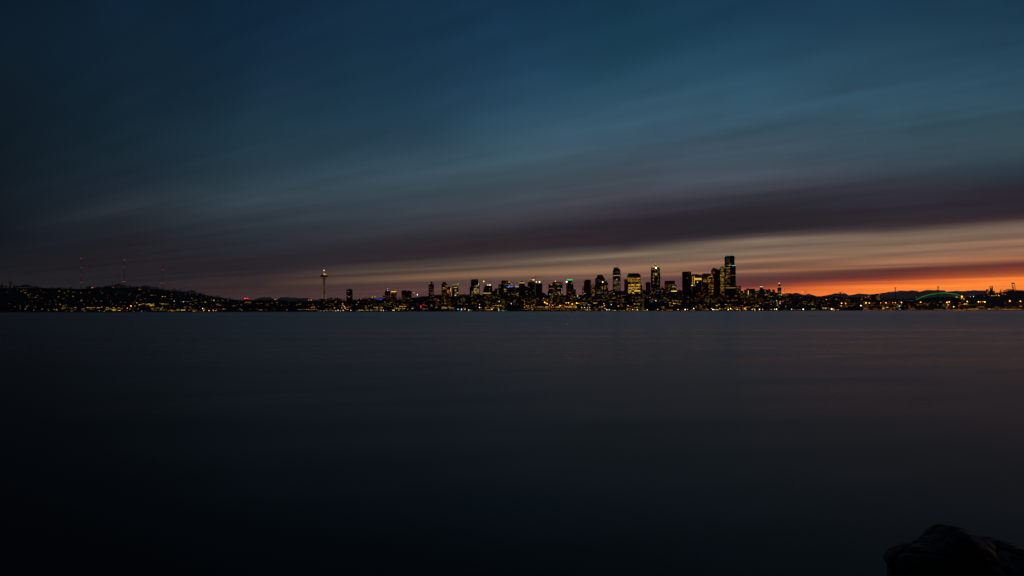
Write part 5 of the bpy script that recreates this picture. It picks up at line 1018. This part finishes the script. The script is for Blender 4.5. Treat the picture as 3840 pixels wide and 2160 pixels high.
def tree(x, ytop, hpx, kind, wide=1.0, Y=None, behind=False):
    Y = Y or YC-30-R.random()*60; h = hpx*Y/F; g = wz(x, ytop+hpx, Y) if behind else land(x, Y)
    z = wz(x, ytop, Y); h = max(z-g, 6)
    e = bpy.data.objects.new('conifer' if kind == 'conifer' else 'broad_tree', None); C.objects.link(e); e.location = (wx(x,Y), Y, g); e.rotation_euler = (0,0,R.random()*6)
    w = hpx*Y/F*wide
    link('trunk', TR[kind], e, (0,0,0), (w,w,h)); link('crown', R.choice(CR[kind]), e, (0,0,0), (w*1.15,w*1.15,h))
    sz = 'tall' if hpx > 15 else 'mid sized' if hpx > 10 else 'small'
    wd = 'wide ' if wide > 1.55 else ''
    autolabel(e, '%s%s dark %s on skyline' % (wd, sz, 'pointed conifer' if kind == 'conifer' else 'rounded tree'), 'tree', x, 'trees along the skyline')
for x, y, h, k, w in ((8,1059,22,'conifer',1.2),(2,1069,14,'broad',1.4),(22,1070,12,'broad',1.5),(53,1065,18,'conifer',1.3),(62,1070,14,'broad',1.4),(72,1071,13,'broad',1.4),(88,1067,16,'broad',1.5),(97,1064,20,'broad',1.8),(108,1068,16,'broad',1.6),(118,1073,12,'broad',1.5),(130,1072,14,'broad',1.6),(140,1072,13,'broad',1.6),(152,1076,10,'broad',1.5),(196,1077,10,'broad',1.6),(206,1078,9,'conifer',1.4),(218,1075,12,'conifer',1.4),(224,1077,11,'broad',1.5),(268,1074,12,'conifer',1.6),(262,1078,9,'broad',1.5),(325,1075,11,'broad',1.6),(333,1072,14,'broad',1.6),(371,1071,14,'conifer',1.5),(362,1074,10,'broad',1.6),(396,1071,12,'broad',1.6),(410,1069,13,'broad',1.7),(420,1070,12,'broad',1.6),(438,1064,17,'broad',1.5),(446,1063,18,'broad',1.6),(455,1066,14,'broad',1.6),(470,1069,12,'broad',1.7),(486,1070,11,'broad',1.6),(492,1069,12,'conifer',1.4),(505,1072,10,'broad',1.6),(518,1073,9,'broad',1.6),(532,1072,11,'broad',1.8),(541,1069,14,'broad',1.8),(552,1070,14,'broad',1.8),(562,1074,11,'broad',1.6),(572,1072,13,'conifer',1.4),(580,1075,11,'broad',1.6),(588,1073,14,'conifer',1.5),(594,1077,11,'broad',1.6),(606,1082,8,'broad',1.5),(632,1085,8,'broad',1.5),(648,1083,10,'broad',1.7),(656,1081,13,'conifer',1.6),(664,1086,9,'broad',1.6),(675,1083,13,'conifer',1.7),(684,1089,10,'broad',1.6),(693,1089,11,'conifer',1.4),(703,1092,12,'broad',1.5),(712,1088,17,'broad',1.6),(722,1087,19,'broad',1.6),(731,1093,14,'broad',1.5),(746,1098,12,'broad',1.6),(757,1098,14,'broad',1.6),(766,1103,11,'broad',1.5),(777,1106,10,'broad',1.6),(796,1107,12,'conifer',1.6),(788,1111,8,'broad',1.5),(806,1112,9,'broad',1.5),(814,1106,17,'conifer',1.5),(822,1108,16,'conifer',1.6),(829,1113,11,'broad',1.6),(840,1117,10,'broad',1.6),(850,1117,11,'broad',1.6),(862,1115,15,'conifer',1.6),(874,1121,10,'broad',1.6),(886,1124,8,'broad',1.6)):
    tree(x, y, h, k, w)
# clumps nearer the saucer tower and between the towers
for x, y, h, k, w in ((1198,1119,18,'broad',1.3),(1207,1117,21,'broad',1.2),(1216,1119,19,'broad',1.1),(1232,1116,20,'broad',1.1),(1242,1114,22,'broad',1.2),(1255,1115,22,'broad',1.1),(1268,1113,24,'broad',1.2),(1276,1117,20,'broad',1.1),(1286,1125,14,'broad',1.3),(1330,1120,16,'broad',1.4),(1345,1118,18,'broad',1.4),(1362,1115,20,'broad',1.3),(1374,1112,22,'broad',1.3),(1386,1115,18,'broad',1.4),(1400,1119,14,'broad',1.5),(1066,1124,12,'conifer',1.4),(1050,1126,10,'broad',1.4),(1142,1127,9,'conifer',1.4),(1492,1111,18,'conifer',1.5),(1500,1111,18,'conifer',1.5)):
    tree(x, y, h, k, w, 4350+R.random()*60, True)
for x, y, h, k, w in ((1578,1109,12,'broad',1.6),(1590,1110,12,'broad',1.6),(1632,1105,12,'broad',1.7),(1642,1103,13,'broad',1.6),(1652,1103,14,'conifer',1.6),(1727,1103,13,'broad',1.6),(1736,1102,13,'broad',1.7),(1747,1101,14,'broad',1.7),(1758,1103,12,'conifer',1.5),(2862,1083,12,'broad',1.7),(2874,1085,10,'broad',1.7),(2836,1085,10,'broad',1.7),(2548,1084,12,'broad',1.6),(2414,1083,11,'broad',1.6),(3002,1105,12,'broad',1.6),(3014,1104,10,'broad',1.6),(3056,1109,10,'conifer',1.6),(3090,1108,9,'broad',1.6),(3640,1113,10,'broad',1.7),(3660,1107,11,'broad',1.7),(3676,1103,11,'broad',1.7),(3690,1101,10,'broad',1.7),(3741,1096,11,'broad',1.6),(3752,1084,20,'conifer',1.1),(3762,1092,12,'broad',1.6),(3771,1085,17,'broad',1.5),(3781,1083,18,'broad',1.5),(3791,1084,17,'broad',1.5),(3801,1085,14,'broad',1.6),(3812,1087,12,'broad',1.6),(3824,1087,12,'broad',1.7),(3834,1087,12,'broad',1.7)):
    tree(x, y, h, k, w)
b = Bld('water_tower', 38.4, 5100, 9); tag(b.e, 'dark square topped tower rising above the trees at the far end of the hill', 'tower')
b.part('shaft', MB().box(b.lx(35.6),b.lx(41.2),0,9,-4,b.lz(1058)), CONC); b.part('head', MB().box(b.lx(34.8),b.lx(42),-1,10,b.lz(1058.2),b.lz(1055)), CONC)
# the wood covering the slopes between the houses, too dense to count
mb = MB(); rr = random.Random(5)
for i in range(1500):
    x = rr.choice((rr.uniform(-60,960), rr.uniform(-60,960), rr.uniform(1000,1420), rr.uniform(2960,3880))); Y = rr.uniform(3470, YC-60); g = land(x, Y); h = rr.uniform(5,9); c = Vector((wx(x,Y), Y, g))
    for _ in range(22):
        d = Vector((rr.gauss(0,2.6), rr.gauss(0,2.6), abs(rr.gauss(.5,.3))*h)); n = Vector((rr.gauss(0,1), rr.gauss(0,1), rr.gauss(0,1))).normalized(); a = n.orthogonal().normalized(); e_ = n.cross(a); s = rr.uniform(.8,1.7); k = len(mb.v)
        mb.v += [c+d-a*s, c+d-e_*s, c+d+a*s, c+d+e_*s]; mb.f.append((k,k+1,k+2,k+3))
wo = mb.build('woodland', LEAF); wo['kind'] = 'stuff'; wo['label'] = 'dark woodland covering the slopes between the lit houses'; wo['category'] = 'woodland'
# quay edge along the whole far shore
mb = MB()
xs = list(range(-1200, 5200, 40))
for xa, xb in zip(xs, xs[1:]):
    k = len(mb.v); Ya, Yb = SHORE-8, SHORE-3
    for x, Y, z in ((xa,Ya,-2),(xb,Ya,-2),(xb,Ya,2.2),(xa,Ya,2.2),(xb,Yb,3.3),(xa,Yb,3.3)): mb.v.append((wx(x,SHORE), Y, z))
    mb.f += [(k,k+1,k+2,k+3),(k+3,k+2,k+4,k+5)]
q = mb.build('quay_wall', CONC); q['kind'] = 'structure'
finish_windows()
finish_labels()
